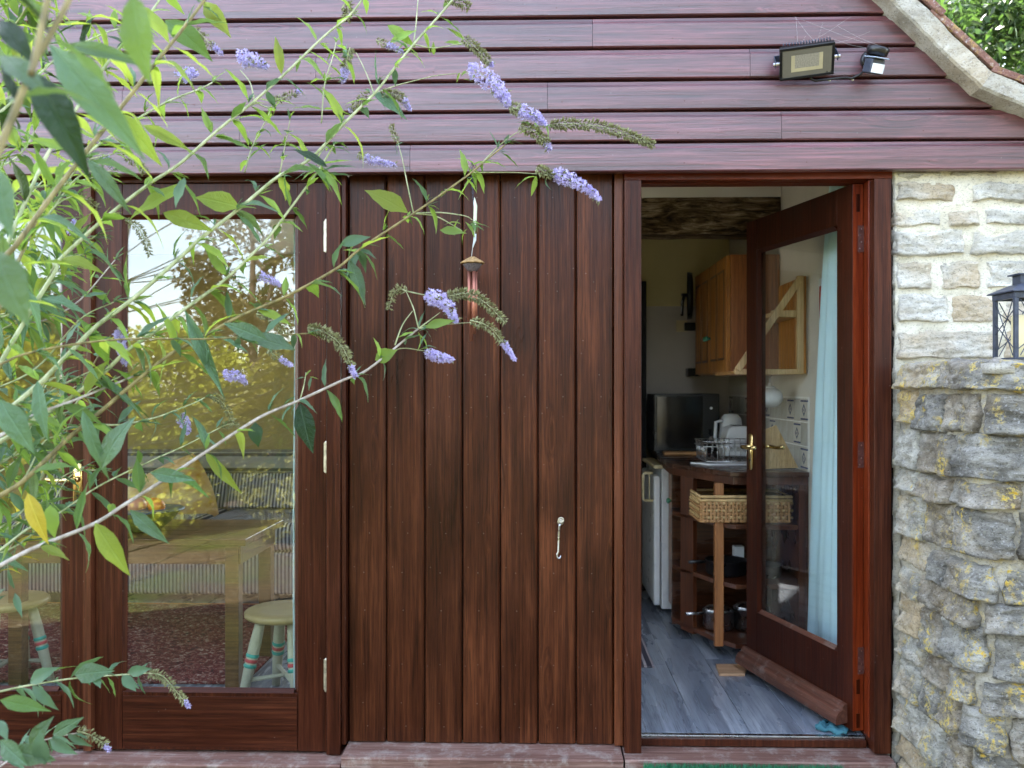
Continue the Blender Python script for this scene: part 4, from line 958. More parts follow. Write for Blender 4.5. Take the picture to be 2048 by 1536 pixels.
# hook on the timber panel
hk = empty('metal_hook', tuple(P(1120, 1042, .015)), label='metal cabin hook hanging on the timber boards', cat='hook')
ec = P(1122, 1041, .004); he = P(1116, 1116, .0)
ring = [ec+Vector((.0085*cos(a), -.004, .0085*sin(a)+.002)) for a in [i*2*pi/12 for i in range(13)]]
MB().tube(ring, .0032, 8).lathe([(.012, 0), (.010, .003), (.004, .005)], P(1121, 1044, .017), 12, (0, -1, 0)).build('eye_plate', M['zinc'], hk, smooth=True)
MB().tube([ec+Vector((-.003, -.006, -.012)), ec+Vector((-.006, -.004, -.02)), P(1117.5, 1070, .0), P(1117, 1103, .0), P(1114.5, 1108, .0), P(1114, 1113, .0), P(1116.5, 1117, .0), P(1120, 1116, .0), P(1121.5, 1111, .0)], [.0045, .004, .0034, .0034, .0034, .0034, .0034, .003, .002], 8).build('hook_arm', M['steel'], hk, smooth=True)
# wind chime
wc_ = empty('wind_chime', tuple(P(945, 325, -.16)), label='wind chime with a wicker cap and copper tubes hanging on a chain', cat='wind chime')
YC = -.16
ch = MB()
ys = np.linspace(327, 400, 15)
for i, yv in enumerate(ys):
    c = P(943+(yv-327)*.05, yv, YC); u = Vector((1, 0, 0)) if i % 2 else Vector((0, 1, 0)); rr = (ys[1]-ys[0])/552*.95
    ch.tube([c+u*.0030*cos(a)+Vector((0, 0, 1))*rr*.62*sin(a) for a in [k*2*pi/8 for k in range(9)]], .0009, 5)
ch.build('chain', M['iron'], wc_, smooth=True)
MB().tube([P(943, 327, YC), P(943, 322, YC), Vector((P(943, 322, YC).x, -.075, P(943, 322, YC).z+.005))], .0018, 6).build('screw_hook', M['iron'], wc_, smooth=True)
MB().tube([P(947, 400, YC), P(949, 430, YC), P(949, 468, YC), P(946, 490, YC), P(943, 513, YC)], .0012, 6).build('cord', M['chip'], wc_, smooth=True)
fs = MB().tube([P(949, 395, YC), P(951, 412, YC), P(950, 440, YC), P(949, 470, YC)], [.001, .006, .006, .001], 8).build('shell_pendant', plain('pale_pendant', (.62, .66, .48), .5), wc_, smooth=True)
MB().tube([P(951, 468, YC), P(950, 480, YC), P(946, 495, YC)], [.003, .0045, .001], 8).build('glass_drop', M['chip'], wc_, smooth=True)
cp = P(945, 526, YC)
for k in range(7):
    r_ = .008+.0052*k; zc_ = cp.z+.018-.0030*k
    MB().tube([Vector((cp.x+r_*cos(a), cp.y+r_*sin(a), zc_+.0012*sin(a*9+k))) for a in [i*2*pi/20 for i in range(21)]], .0032, 6).build('wicker_ring', M['wicker'], wc_, smooth=True)
MB().lathe([(.034, 0), (.030, -.006), (.020, -.018), (.012, -.026), (.001, -.027)], (cp.x, cp.y, cp.z-.004), 20).build('cap_underside', plain('woven_dark', (.12, .10, .11), .8, scale=150, var=.6, bump=.5), wc_, smooth=True)
for k in range(4):
    a = k*pi/2+.5; L = [.195, .24, .17, .215][k]; x_, y_ = cp.x+.0125*cos(a), cp.y+.0125*sin(a)
    MB().tube([(x_, y_, cp.z-.030), (x_, y_, cp.z-.030-L)], .0062, 12).build('copper_tube', M['copper'], wc_, smooth=True)
# lantern on the garden wall
lx, ly = P(2031, 722, -.50), None
lw = .115
lan = empty('lantern', (0, 0, 0), label='dark metal lantern with crossed bars on top of the garden wall', cat='lantern', local=True)
corner = P(2030, 722, -.52); zb = ztopw+.002; 
lan.location = (corner.x, corner.y, zb); lan.rotation_euler = (0, 0, radians(-34))
# local: near vertical edge at origin, box spans +y (to the back-left) and +x (to the right)
lan.rotation_euler = (0, 0, radians(2)); H_ = PZ(583, 2030, -.52)-zb; tw = .012
vx0, vy0 = 0, 0; Lx = Ly = .125
for nm, args in (('corner_post', (0, tw, 0, tw)), ('corner_post', (Lx-tw, Lx, 0, tw)), ('corner_post', (0, tw, Ly-tw, Ly)), ('corner_post', (Lx-tw, Lx, Ly-tw, Ly))):
    MB().box(args[0], args[1], args[2], args[3], .006, H_-.018).build(nm, M['iron'], lan, bevel=.001)
MB().box(-.001, Lx+.001, -.001, Ly+.001, 0, .0058).build('base_plate', M['iron'], lan, bevel=.001)
MB().box(-.001, Lx+.001, -.001, tw, H_-.018, H_).box(-.001, Lx+.001, Ly-tw, Ly+.001, H_-.018, H_).box(-.001, tw, tw+.0002, Ly-tw-.0002, H_-.018, H_).box(Lx-tw, Lx+.001, tw+.0002, Ly-tw-.0002, H_-.018, H_).build('top_frame', M['iron'], lan, bevel=.001)
o_ = .012
rf = MB(); q0 = [(-o_, -o_), (Lx+o_, -o_), (Lx+o_, Ly+o_), (-o_, Ly+o_)]; q1 = [(.035, .035), (Lx-.035, .035), (Lx-.035, Ly-.035), (.035, Ly-.035)]
rf.add([(a, b_, H_+.0005) for a, b_ in q0]+[(a, b_, H_+.004) for a, b_ in q0]+[(a, b_, H_+.028) for a, b_ in q1], [(3, 2, 1, 0), (8, 9, 10, 11)]+[(i, (i+1) % 4, (i+1) % 4+4, i+4) for i in range(4)]+[(i+4, (i+1) % 4+4, (i+1) % 4+8, i+8) for i in range(4)])
rf.build('roof', M['iron'], lan)
MB().box(.04, Lx-.04, .04, Ly-.04, H_+.0285, H_+.055).build('chimney', M['iron'], lan)
MB().box(.03, Lx-.03, .03, Ly-.03, H_+.0555, H_+.060).build('chimney_cap', M['iron'], lan)
zc0, zc1 = .012, H_-.022; zm = (zc0+zc1)/2
def cross(f):
    for (a, b_) in (((.15, zc0), (.9, zc1)), ((.9, zc0), (.15, zc1)), ((.1, zc0+.02), (.95, zm+.02)), ((.1, zc1-.03), (.95, zm-.02))):
        MB().tube([f(a[0], a[1]), f(b_[0], b_[1])], .0016, 5).build('cross_bar', M['iron'], lan)
cross(lambda u, z: (.004, u*Ly, z)); cross(lambda u, z: (u*Lx, .004, z)); cross(lambda u, z: (Lx-.004, u*Ly, z)); cross(lambda u, z: (u*Lx, Ly-.004, z))
can = MB().lathe([(.036, 0), (.037, .004), (.037, .125), (.033, .13), (.001, .127)], (corner.x+.062, corner.y+.062, zb+.0065), 22).build('candle', M['candle'], None, smooth=True)
tag(can, 'thick cream candle standing inside the lantern', 'candle')
B('wick', corner.x+.061, corner.x+.063, corner.y+.061, corner.y+.063, zb+.133, zb+.145, M['black'], can, 0)
# ---- ground, step and grass mat
t = NT('ground'); n = t.noise(t.tc(), 7., 8., .7); n2 = t.noise(t.tc(), 26., 6., .85); n3 = t.noise(t.tc(), .8, 3.)
c = t.ramp(n2, [(.36, (.02, .014, .01)), (.48, (.09, .06, .035)), (.56, (.20, .15, .09)), (.66, (.48, .42, .33))])
c = t.mix(t.ramp(n3, [(.45, 0.), (.6, .8)]), c, t.ramp(n2, [(.4, (.03, .05, .01)), (.6, (.16, .2, .04))]))
ground_m = t.fin(c, .95, .1, None, t.bump(t.math('ADD', n, n2), 1., .04))
gv = []; G = 60
def gx(i): u = (i/G-.5)*2; return 70*u*abs(u)**1.6
gv = [(gx(i)-.0, gx(j)-3, -.24+(MN.noise(Vector((gx(i)*.5, gx(j)*.5, 0)))*.04 if abs(gx(i)) < 30 and gx(j)-3 < -1.5 else 0)) for j in range(G+1) for i in range(G+1)]
tag(mk('ground', gv, [(j*(G+1)+i, j*(G+1)+i+1, (j+1)*(G+1)+i+1, (j+1)*(G+1)+i) for j in range(G) for i in range(G)], ground_m, None, smooth=True), kind='structure')
stp = B('door_step', .38, 1.22, -.62, -.101, -.25, -.060, M['mortar_lo'], None, .01); tag(stp, 'low stone step in front of the open kitchen doorway', 'step')
gm_ = empty('grass_mat', (.85, -.33, -.06), label='green artificial grass mat in front of the open doorway', cat='mat')
mx0, mx1 = PX(1288, -.13), PX(1692, -.13)
B('mat_base', mx0, mx1, -.56, -.115, -.0595, -.053, plain('mat_backing', (.01, .08, .04), .9), gm_, 0)
rg_ = np.random.RandomState(3); N = 9000
xs = rg_.uniform(mx0, mx1, N); yy_ = -.115-rg_.rand(N)**1.6*.44; hh = rg_.uniform(.010, .022, N); a_ = rg_.uniform(0, 2*pi, N); lx_, ly_ = rg_.normal(0, .006, N), rg_.normal(0, .006, N)
V = np.zeros((N*3, 3)); w_ = .0014
V[0::3] = np.c_[xs-w_*np.cos(a_), yy_-w_*np.sin(a_), np.full(N, -.053)]; V[1::3] = np.c_[xs+w_*np.cos(a_), yy_+w_*np.sin(a_), np.full(N, -.053)]; V[2::3] = np.c_[xs+lx_, yy_+ly_, -.053+hh]
o = mk('blades', V, [(3*i, 3*i+1, 3*i+2) for i in range(N)], plain('mat_blade_green', (.01, .12, .05), .5, c2=(.03, .28, .12), scale=40), gm_); o['kind'] = 'stuff'
# ================================================================= BUDDLEIA
def leaf_mat(name, top, under, trans, tw=.45, rough=.5):
    t = NT(name); r = t.n('ObjectInfo').outputs['Random']; w = t.rnd(19.)
    s = t.n('SeparateXYZ', {0: t.tc()}); x, y = s.outputs[0], s.outputs[1]
    ay = t.math('ABSOLUTE', y)
    v = t.math('SINE', t.math('MULTIPLY', t.math('SUBTRACT', x, t.math('MULTIPLY', ay, 1.1)), 75.))
    vein = t.ramp(v, [(.80, 0.), (.98, 1.)]); mid = t.ramp(ay, [(.004, 1.), (.012, 0.)]); vm = t.math('MAXIMUM', t.math('MULTIPLY', vein, .35), mid)
    n = t.noise(t.map((5, 9, 5)), 1., 5., .6, .4, w)
    geo = t.n('NewGeometry')
    c0 = t.mix(geo.outputs['Backfacing'], top, under)
    c0 = t.mix(t.math('MULTIPLY', n, .6), c0, tuple(q*.55 for q in top))
    c0 = t.mix(t.math('MULTIPLY', vm, .45), c0, tuple(min(1, q*1.9+.04) for q in top))
    hs = t.n('HueSaturation', {'Color': c0, 'Value': t.math('ADD', t.math('MULTIPLY', r, .5), .75), 'Hue': t.math('ADD', t.math('MULTIPLY', t.n('ObjectInfo').outputs['Random'], .03), .485), 'Saturation': 1.}).outputs[0]
    sp = t.n('TexVoronoi', {'Vector': t.map((22, 22, 22)), 'W': w, 'Scale': 1.}, voronoi_dimensions='4D').outputs['Distance']
    hs = t.mix(t.math('MULTIPLY', t.ramp(sp, [(.05, 1.), (.12, 0.)]), t.math('GREATER_THAN', r, .6)), hs, (.28, .26, .12))
    t.fin(hs, rough, .4, None, t.bump(t.math('SUBTRACT', n, vm), .5, .02))
    tr = t.n('BsdfTranslucent', {'Color': t.mix(t.math('MULTIPLY', vm, .4), trans, tuple(q*.5 for q in trans))})
    mx = t.n('MixShader', {0: tw, 1: t.p.outputs[0], 2: tr.outputs[0]}); t.t.links.new(mx.outputs[0], t.out.inputs[0]); return t.m
LM = {'f': leaf_mat('leaf_backlit', (.25, .35, .05), (.40, .47, .18), (.60, .74, .08), .52),  # backlit, sheen and under-lit tones are painted into the leaf colours
      'g': leaf_mat('leaf_green', (.085, .17, .035), (.22, .30, .12), (.32, .50, .05), .42),
      's': leaf_mat('leaf_sheen', (.095, .185, .095), (.26, .34, .22), (.24, .40, .08), .3, .36),
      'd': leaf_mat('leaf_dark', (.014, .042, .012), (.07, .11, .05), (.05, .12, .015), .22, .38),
      'y': leaf_mat('leaf_yellow', (.60, .48, .05), (.5, .45, .1), (.8, .62, .05), .4)}
def leaf_geo(w, droop, fold, twist, seed):
    n = 7; V = []; r = random.Random(seed); ph = r.uniform(0, 6)
    prof = [.0, .55, .92, 1.0, .86, .60, .28, .0]
    for i in range(n+1):
        t = i/n; ww = w*prof[i]*.5+ .0015; cx = t; cz = -droop*t*t+.05*t; a = twist*t
        cx = t*(1-.25*droop*t)
        for j in (-1, -.5, 0, .5, 1):
            wob = .018*sin(i*2.1+ph+j)*abs(j); y = ww*j; z = fold*abs(j)*ww*2+wob*(.3+prof[i])
            V.append((cx+(.012*sin(i*3.3+ph) if abs(j) == 1 else 0), y*cos(a)-z*sin(a), cz+y*sin(a)+z*cos(a)))
    Fc = [(i*5+j, (i+1)*5+j, (i+1)*5+j+1, i*5+j+1) for i in range(n) for j in range(4)]
    return V, Fc
LG = [leaf_geo(*q) for q in ((.22, .35, .16, .2, 1), (.20, .55, .22, -.25, 2), (.25, .2, .10, .1, 3), (.18, .8, .25, .3, 4), (.22, .1, .2, -.15, 5), (.29, .3, .12, 0., 6))]
LMESH = {}
for k in LM:
    for gi, (V, Fc) in enumerate(LG):
        me = bpy.data.meshes.new('leaf'); me.from_pydata(V, [], Fc); me.materials.append(LM[k]); me.polygons.foreach_set('use_smooth', [True]*len(me.polygons)); LMESH[(k, gi)] = me
BASE = Vector((-2.3, -1.0, -.22))
bud = empty('buddleia', tuple(BASE), label='large arching buddleia shrub with purple flower spikes in front of the cottage', cat='shrub')
TRK = [BASE, BASE+Vector((.05, -.1, .7)), BASE+Vector((.12, -.22, 1.4)), BASE+Vector((.16, -.3, 2.1)), BASE+Vector((.25, -.4, 2.8))]
TRK2 = [BASE+Vector((.06, .03, 0)), BASE+Vector((.2, .0, .6)), BASE+Vector((.3, -.12, 1.2))]
def lerp_path(p, n): return [p[int(t)].lerp(p[min(int(t)+1, len(p)-1)], t-int(t)) for t in [(len(p)-1)*k/n for k in range(n)]]+[p[-1]]
NODES = lerp_path(TRK, 18)+lerp_path(TRK2, 8)
leaves = []     # (matrix, kind, geo, pixel length)
R = random.Random(11)
def add_leaf(p, d, up, L, kind, gi=None, width=1.0):
    d = Vector(d).normalized(); up = Vector(up); z = (up-d*up.dot(d))
    if z.length < 1e-3: z = Vector((0, -1, 0))
    z.normalize(); y = z.cross(d)
    m = Matrix(((d.x*L, y.x*L*width, z.x*L, p[0]), (d.y*L, y.y*L*width, z.y*L, p[1]), (d.z*L, y.z*L*width, z.z*L, p[2]), (0, 0, 0, 1)))
    dist = max(.2, p[1]+D); a = (p[0]/dist)*F+1024; b_ = HY-(p[2]-EH)/dist*F
    inview = -120 < a < 2150 and -120 < b_ < 1640
    leaves.append((m, kind, R.randrange(len(LG)) if gi is None else gi, L/dist*F*(1 if inview else .05)))
def PD(px, py, d): return P(px, py, d-D)
def cr(p, n):
    """Catmull-Rom through the points, n samples per span"""
    q = [p[0]+(p[0]-p[1])]+p+[p[-1]+(p[-1]-p[-2])]; out = []
    for i in range(1, len(q)-2):
        for k in range(n):
            t = k/n; a, b_, c, d = q[i-1], q[i], q[i+1], q[i+2]
            out.append(.5*((2*b_)+(c-a)*t+(2*a-5*b_+4*c-d)*t*t+(3*b_-a-3*c+d)*t**3))
    out.append(p[-1]); return out
stem_m = {}
t = NT('stem_pale'); n = t.noise(t.map((60, 60, 8)), 1., 4.); stem_m['p'] = t.fin(t.ramp(n, [(.35, (.24, .28, .12)), (.65, (.50, .52, .30))]), .6, .3, None, t.bump(n, .3, .002))
t = NT('stem_olive'); n = t.noise(t.map((60, 60, 8)), 1., 4.); stem_m['o'] = t.fin(t.ramp(n, [(.35, (.12, .10, .035)), (.65, (.30, .24, .09))]), .55, .3, None, t.bump(n, .3, .002))
t = NT('stem_grey'); n = t.noise(t.map((60, 60, 8)), 1., 4.); stem_m['g'] = t.fin(t.ramp(n, [(.35, (.30, .25, .20)), (.65, (.52, .46, .40))]), .6, .3, None, t.bump(n, .3, .002))
def branch(px, d0, d1, r0, r1, m, L, kinds, spacing=.10, root=True, leafy=True, start=0., shoots=.6, tips=True):
    n = len(px); tot = [0]
    for i in range(1, n): tot.append(tot[-1]+math.hypot(px[i][0]-px[i-1][0], px[i][1]-px[i-1][1]))
    pts = [PD(px[i][0], px[i][1], d0+(d1-d0)*tot[i]/tot[-1]) for i in range(n)]
    vis = cr(pts, 6)
    full = vis
    if root:
        a = pts[0]; dr_ = (pts[0]-pts[1]).normalized()
        k_ = min(NODES, key=lambda q: abs(q.z-(a.z-.35))+.3*abs(q.y-a.y))
        c1 = a+dr_*.22
        full = [k_*(1-t)**2+c1*2*t*(1-t)+a*t*t for t in [k/8 for k in range(8)]]+vis
    N = len(full); r0 *= .78; r1 *= .72; rr = [r0+(r1-r0)*(i/(N-1))**1.2 for i in range(N)]
    # slightly swollen joints
    MB().tube(full, rr, 7).build('branch', stem_m[m], bud, smooth=True)
    if not leafy: return pts
    acc = 0; nxt = spacing*.5; node = 0; s_tot = sum((vis[i+1]-vis[i]).length for i in range(len(vis)-1))
    for i in range(len(vis)-1):
        seg = vis[i+1]-vis[i]; sl2 = seg.length
        while acc+sl2 > nxt:
            t = (nxt-acc)/sl2; p = vis[i]+seg*t; fr_ = nxt/s_tot; d = seg.normalized()
            if fr_ >= start:
                s1 = d.cross(Vector((0, 0, 1))).normalized(); s2 = s1.cross(d).normalized()
                a0 = (node % 2)*pi/2+R.uniform(-.4, .4)
                for sg_ in (0, pi):
                    a = a0+sg_; out = s1*cos(a)+s2*sin(a)
                    dd = (d*R.uniform(.25, .75)+out*R.uniform(.7, 1.0)+Vector((0, 0, -.28))).normalized()
                    LL = L*R.uniform(.6, 1.08)*(1-.45*max(0, fr_-.6)/.4)
                    up = (Vector((0, -.25, 1))+d*R.uniform(-.3, .3)+Vector((R.uniform(-.5, .5), R.uniform(-.5, .3), 0)))
                    add_leaf(p+out*r0*.8, dd, up, LL, R.choice(kinds))
                    if R.random() < shoots:      # little pair of leaves in the axil
                        for q in range(R.choice((2, 2, 3))):
                            d2 = (d*R.uniform(.6, 1.2)+out*R.uniform(.4, .9)+Vector((R.uniform(-.4, .4), R.uniform(-.4, .4), R.uniform(-.2, .6)))).normalized()
                            add_leaf(p+out*r0, d2, (R.uniform(-.5, .5), -.4, 1), LL*R.uniform(.28, .5), R.choice(kinds))
            nxt += spacing*.5*R.uniform(.85, 1.15); node += 1
        acc += sl2
    if tips:
        d = (vis[-1]-vis[-2]).normalized()
        for k in range(4):
            dd = (d+Vector((R.uniform(-.5, .5), R.uniform(-.5, .5), R.uniform(-.5, .4)))).normalized(); add_leaf(vis[-1], dd, (0, -.3, 1), L*R.uniform(.3, .5), R.choice(kinds))
    return pts
MB().tube(lerp_path(TRK, 18), [.020-.0008*i for i in range(19)], 9).build('branch', stem_m['g'], bud, smooth=True)
MB().tube(lerp_path(TRK2, 8), [.015-.001*i for i in range(9)], 9).build('branch', stem_m['g'], bud, smooth=True)
FG = 'ffffg'; GS = 'ggsfs'; SS = 'sssgg'
branch([(31, 492), (98, 400), (164, 314), (239, 219), (311, 126), (360, 65), (407, 3), (452, -60)], 1.45, 1.75, .006, .0035, 'o', .125, 'fgffs', .12)
branch([(-10, 745), (31, 674), (75, 600), (113, 538), (116, 523), (205, 441), (297, 369), (359, 328), (441, 256), (509, 202), (578, 140), (649, 72), (700, 30), (742, -25)], 1.75, 2.15, .0062, .003, 'p', .115, 'ffffgs', .115)
branch([(-20, 850), (79, 767), (137, 708), (191, 654), (246, 613), (301, 568), (369, 507), (400, 478), (475, 420), (554, 355), (620, 318), (690, 245), (748, 188), (790, 135), (827, 89), (885, 24), (920, -20)], 1.7, 2.3, .0065, .0035, 'p', .115, 'ffggfs', .125)
branch([(20, 872), (120, 810), (200, 752), (251, 705), (318, 657), (372, 616), (448, 561), (513, 500), (537, 475), (588, 407), (636, 342), (668, 290)], 1.75, 2.15, .006, .003, 'p', .115, 'fgfgs', .115)
branch([(0, 992), (51, 958), (137, 876), (212, 814), (260, 773), (342, 708), (410, 671), (478, 633), (574, 592), (673, 537), (724, 495), (827, 427), (885, 387), (943, 345), (975, 318), (1010, 290)], 1.65, 2.35, .0062, .0028, 'o', .115, 'gsffg', .14, shoots=.45)
branch([(0, 1131), (68, 1096), (185, 1049), (249, 1009), (325, 961), (413, 903), (519, 835), (598, 801), (687, 760), (724, 746), (762, 719), (796, 691), (837, 657)], 1.65, 2.2, .0055, .0035, 'g', .10, 'sgfsg', .15, shoots=.4)
branch([(0, 1100), (60, 1055), (123, 1023), (198, 972), (297, 924), (366, 893), (441, 855)], 1.85, 2.25, .0035, .002, 'p', .085, SS, .11, tips=True)
branch([(0, 872), (68, 830), (150, 800), (266, 753)], 1.6, 1.9, .0045, .003, 'g', .10, GS, .11)
branch([(90, 840), (160, 822), (212, 850), (301, 838), (386, 807), (410, 795)], 1.95, 2.3, .004, .002, 'p', .09, SS, .09, root=False)
branch([(0, 729), (51, 708), (154, 688), (260, 678), (410, 678), (520, 672), (615, 667)], 1.6, 2.0, .0035, .0022, 'o', .10, 'sgsfs', .13, shoots=.2)
branch([(164, 314), (246, 256), (332, 205), (400, 178), (425, 165)], 1.9, 2.15, .004, .002, 'p', .10, 'ffffg', .1, root=False)
branch([(0, 1383), (62, 1370), (154, 1356), (253, 1349), (297, 1346)], 1.75, 2.0, .003, .002, 'p', .085, SS, .075, shoots=.3, tips=False)
branch([(-10, 1540), (58, 1493), (103, 1476), (154, 1466)], 1.7, 1.85, .0028, .0018, 'g', .075, 'ssss', .05, shoots=.2, tips=False)
branch([(489, 345), (506, 290), (533, 239), (548, 205)], 2.2, 2.25, .0022, .0013, 'p', .075, 'fffg', .07, root=False)
branch([(643, 246), (649, 171), (666, 113), (672, 85)], 2.2, 2.25, .0022, .0013, 'p', .08, 'fffg', .075, root=False)
branch([(560, 345), (571, 287), (580, 240)], 2.2, 2.2, .002, .0012, 'p', .07, 'fffs', .07, root=False)
branch([(10, 500), (41, 427), (85, 328), (125, 260), (202, 145), (239, 96), (305, 20), (330, -20)], 1.6, 1.9, .005, .003, 'p', .12, 'fffgd', .11)
branch([(-10, 640), (20, 560), (60, 470), (90, 400)], 1.5, 1.7, .005, .0035, 'o', .12, 'fgfgs', .09)
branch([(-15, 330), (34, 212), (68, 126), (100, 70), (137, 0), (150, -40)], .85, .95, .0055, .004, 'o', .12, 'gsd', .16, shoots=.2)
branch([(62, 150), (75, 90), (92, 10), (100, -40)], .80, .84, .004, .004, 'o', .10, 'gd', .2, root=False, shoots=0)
branch([(-20, 1180), (30, 1080), (85, 960), (140, 850), (165, 770), (210, 690)], 2.1, 2.4, .006, .003, 'o', .10, 'gsyfg', .09)
branch([(-30, 250), (40, 190), (110, 120), (200, 70), (300, 40)], 1.7, 2.1, .004, .002, 'p', .11, 'ffgfd', .08)
branch([(-30, 420), (30, 380), (120, 370), (210, 350)], 1.9, 2.2, .004, .002, 'p', .11, 'fffg', .08)
branch([(-30, 700), (20, 650), (90, 640), (160, 600), (230, 520)], 2.0, 2.3, .004, .002, 'g', .10, 'gfsg', .08)
for q in range(30):
    y0 = R.uniform(-60, 1150); x1 = R.uniform(70, 250); y1 = y0-R.uniform(60, 220)
    branch([(-60, y0), (x1*.3, (y0*2+y1)/3), (x1*.7, y1+R.uniform(-10, 20)), (x1, y1-20)], R.uniform(1.75, 2.2), R.uniform(1.9, 2.4), .0035, .0018, 'p', R.uniform(.08, .11), 'ffgfs' if y0 < 600 else 'gfssg', .085)
# side twigs that carry the flowers
def twig(px, d, r=.0018, m='p'): 
    MB().tube(cr([PD(x, y, d+.02*i) for i, (x, y) in enumerate(px)], 4), [r*(1-.5*i/(4*(len(px)-1))) for i in range(4*(len(px)-1)+1)], 6).build('branch', stem_m[m], bud, smooth=True)
twig([(827, 89), (870, 96), (925, 86)], 2.25); twig([(748, 188), (790, 172), (835, 160), (880, 150), (938, 146)], 2.3)
twig([(748, 188), (738, 160), (725, 130), (712, 105)], 2.28); twig([(827, 89), (832, 50), (836, 0), (838, -20)], 2.27)
twig([(827, 427), (815, 370), (805, 320), (796, 285)], 2.25); twig([(827, 427), (870, 432), (905, 450), (925, 462)], 2.25); twig([(827, 427), (880, 425), (930, 432), (945, 440)], 2.25)
twig([(943, 345), (985, 345), (1030, 345), (1075, 348)], 2.33); twig([(960, 330), (1000, 290), (1040, 262), (1075, 255)], 2.33); twig([(1075, 255), (1100, 250)], 2.35)
twig([(837, 657), (828, 620), (820, 600), (812, 582)], 2.18); twig([(837, 657), (860, 640), (880, 625)], 2.18); twig([(762, 719), (800, 697), (850, 702)], 2.16); twig([(837, 657), (880, 650), (940, 645)], 2.18)
twig([(790, 690), (805, 650), (825, 622)], 2.17); twig([(812, 582), (850, 590), (895, 595)], 2.2); twig([(600, 800), (608, 770), (612, 745)], 2.08); twig([(509, 202), (500, 165), (480, 140)], 2.1); twig([(509, 202), (535, 215), (560, 205)], 2.1)
def jit_leaves(c, d, n, L, kinds, spread=30):
    for k in range(n):
        p = PD(c[0]+R.uniform(-spread, spread)*.4, c[1]+R.uniform(-spread, spread)*.4, d)
        add_leaf(p, (R.uniform(-1, 1), R.uniform(-.6, .4), R.uniform(-.9, .5)), (R.uniform(-.4, .4), -.4, 1), L*R.uniform(.6, 1.1), R.choice(kinds))
for c, d, n, L, k in (((636, 342), 2.12, 8, .09, 'fsff'), ((943, 340), 2.33, 7, .07, 'fff'), ((724, 495), 2.2, 6, .09, 'sfg'), ((827, 89), 2.25, 3, .07, 'ff'), ((748, 188), 2.3, 3, .07, 'sf'),
                     ((925, 450), 2.25, 5, .05, 'gff'), ((945, 440), 2.24, 4, .04, 'fg'), ((930, 148), 2.3, 3, .04, 'ff'), ((1075, 255), 2.35, 6, .07, 'ffg'), ((1080, 345), 2.34, 3, .06, 'ffs'), ((837, 657), 2.18, 5, .06, 'ffs'),
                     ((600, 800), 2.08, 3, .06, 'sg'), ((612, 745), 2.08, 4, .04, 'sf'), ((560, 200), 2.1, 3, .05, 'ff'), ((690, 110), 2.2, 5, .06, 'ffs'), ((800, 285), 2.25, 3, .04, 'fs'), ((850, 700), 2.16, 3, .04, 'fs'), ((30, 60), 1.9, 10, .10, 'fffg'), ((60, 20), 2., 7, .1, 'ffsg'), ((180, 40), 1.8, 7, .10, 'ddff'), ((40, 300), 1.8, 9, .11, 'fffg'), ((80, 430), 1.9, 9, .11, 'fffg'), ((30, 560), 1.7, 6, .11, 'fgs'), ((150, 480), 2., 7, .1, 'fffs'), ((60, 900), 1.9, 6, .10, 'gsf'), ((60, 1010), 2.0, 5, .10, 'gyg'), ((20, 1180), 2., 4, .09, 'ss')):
    jit_leaves(c, d, n, L, k)
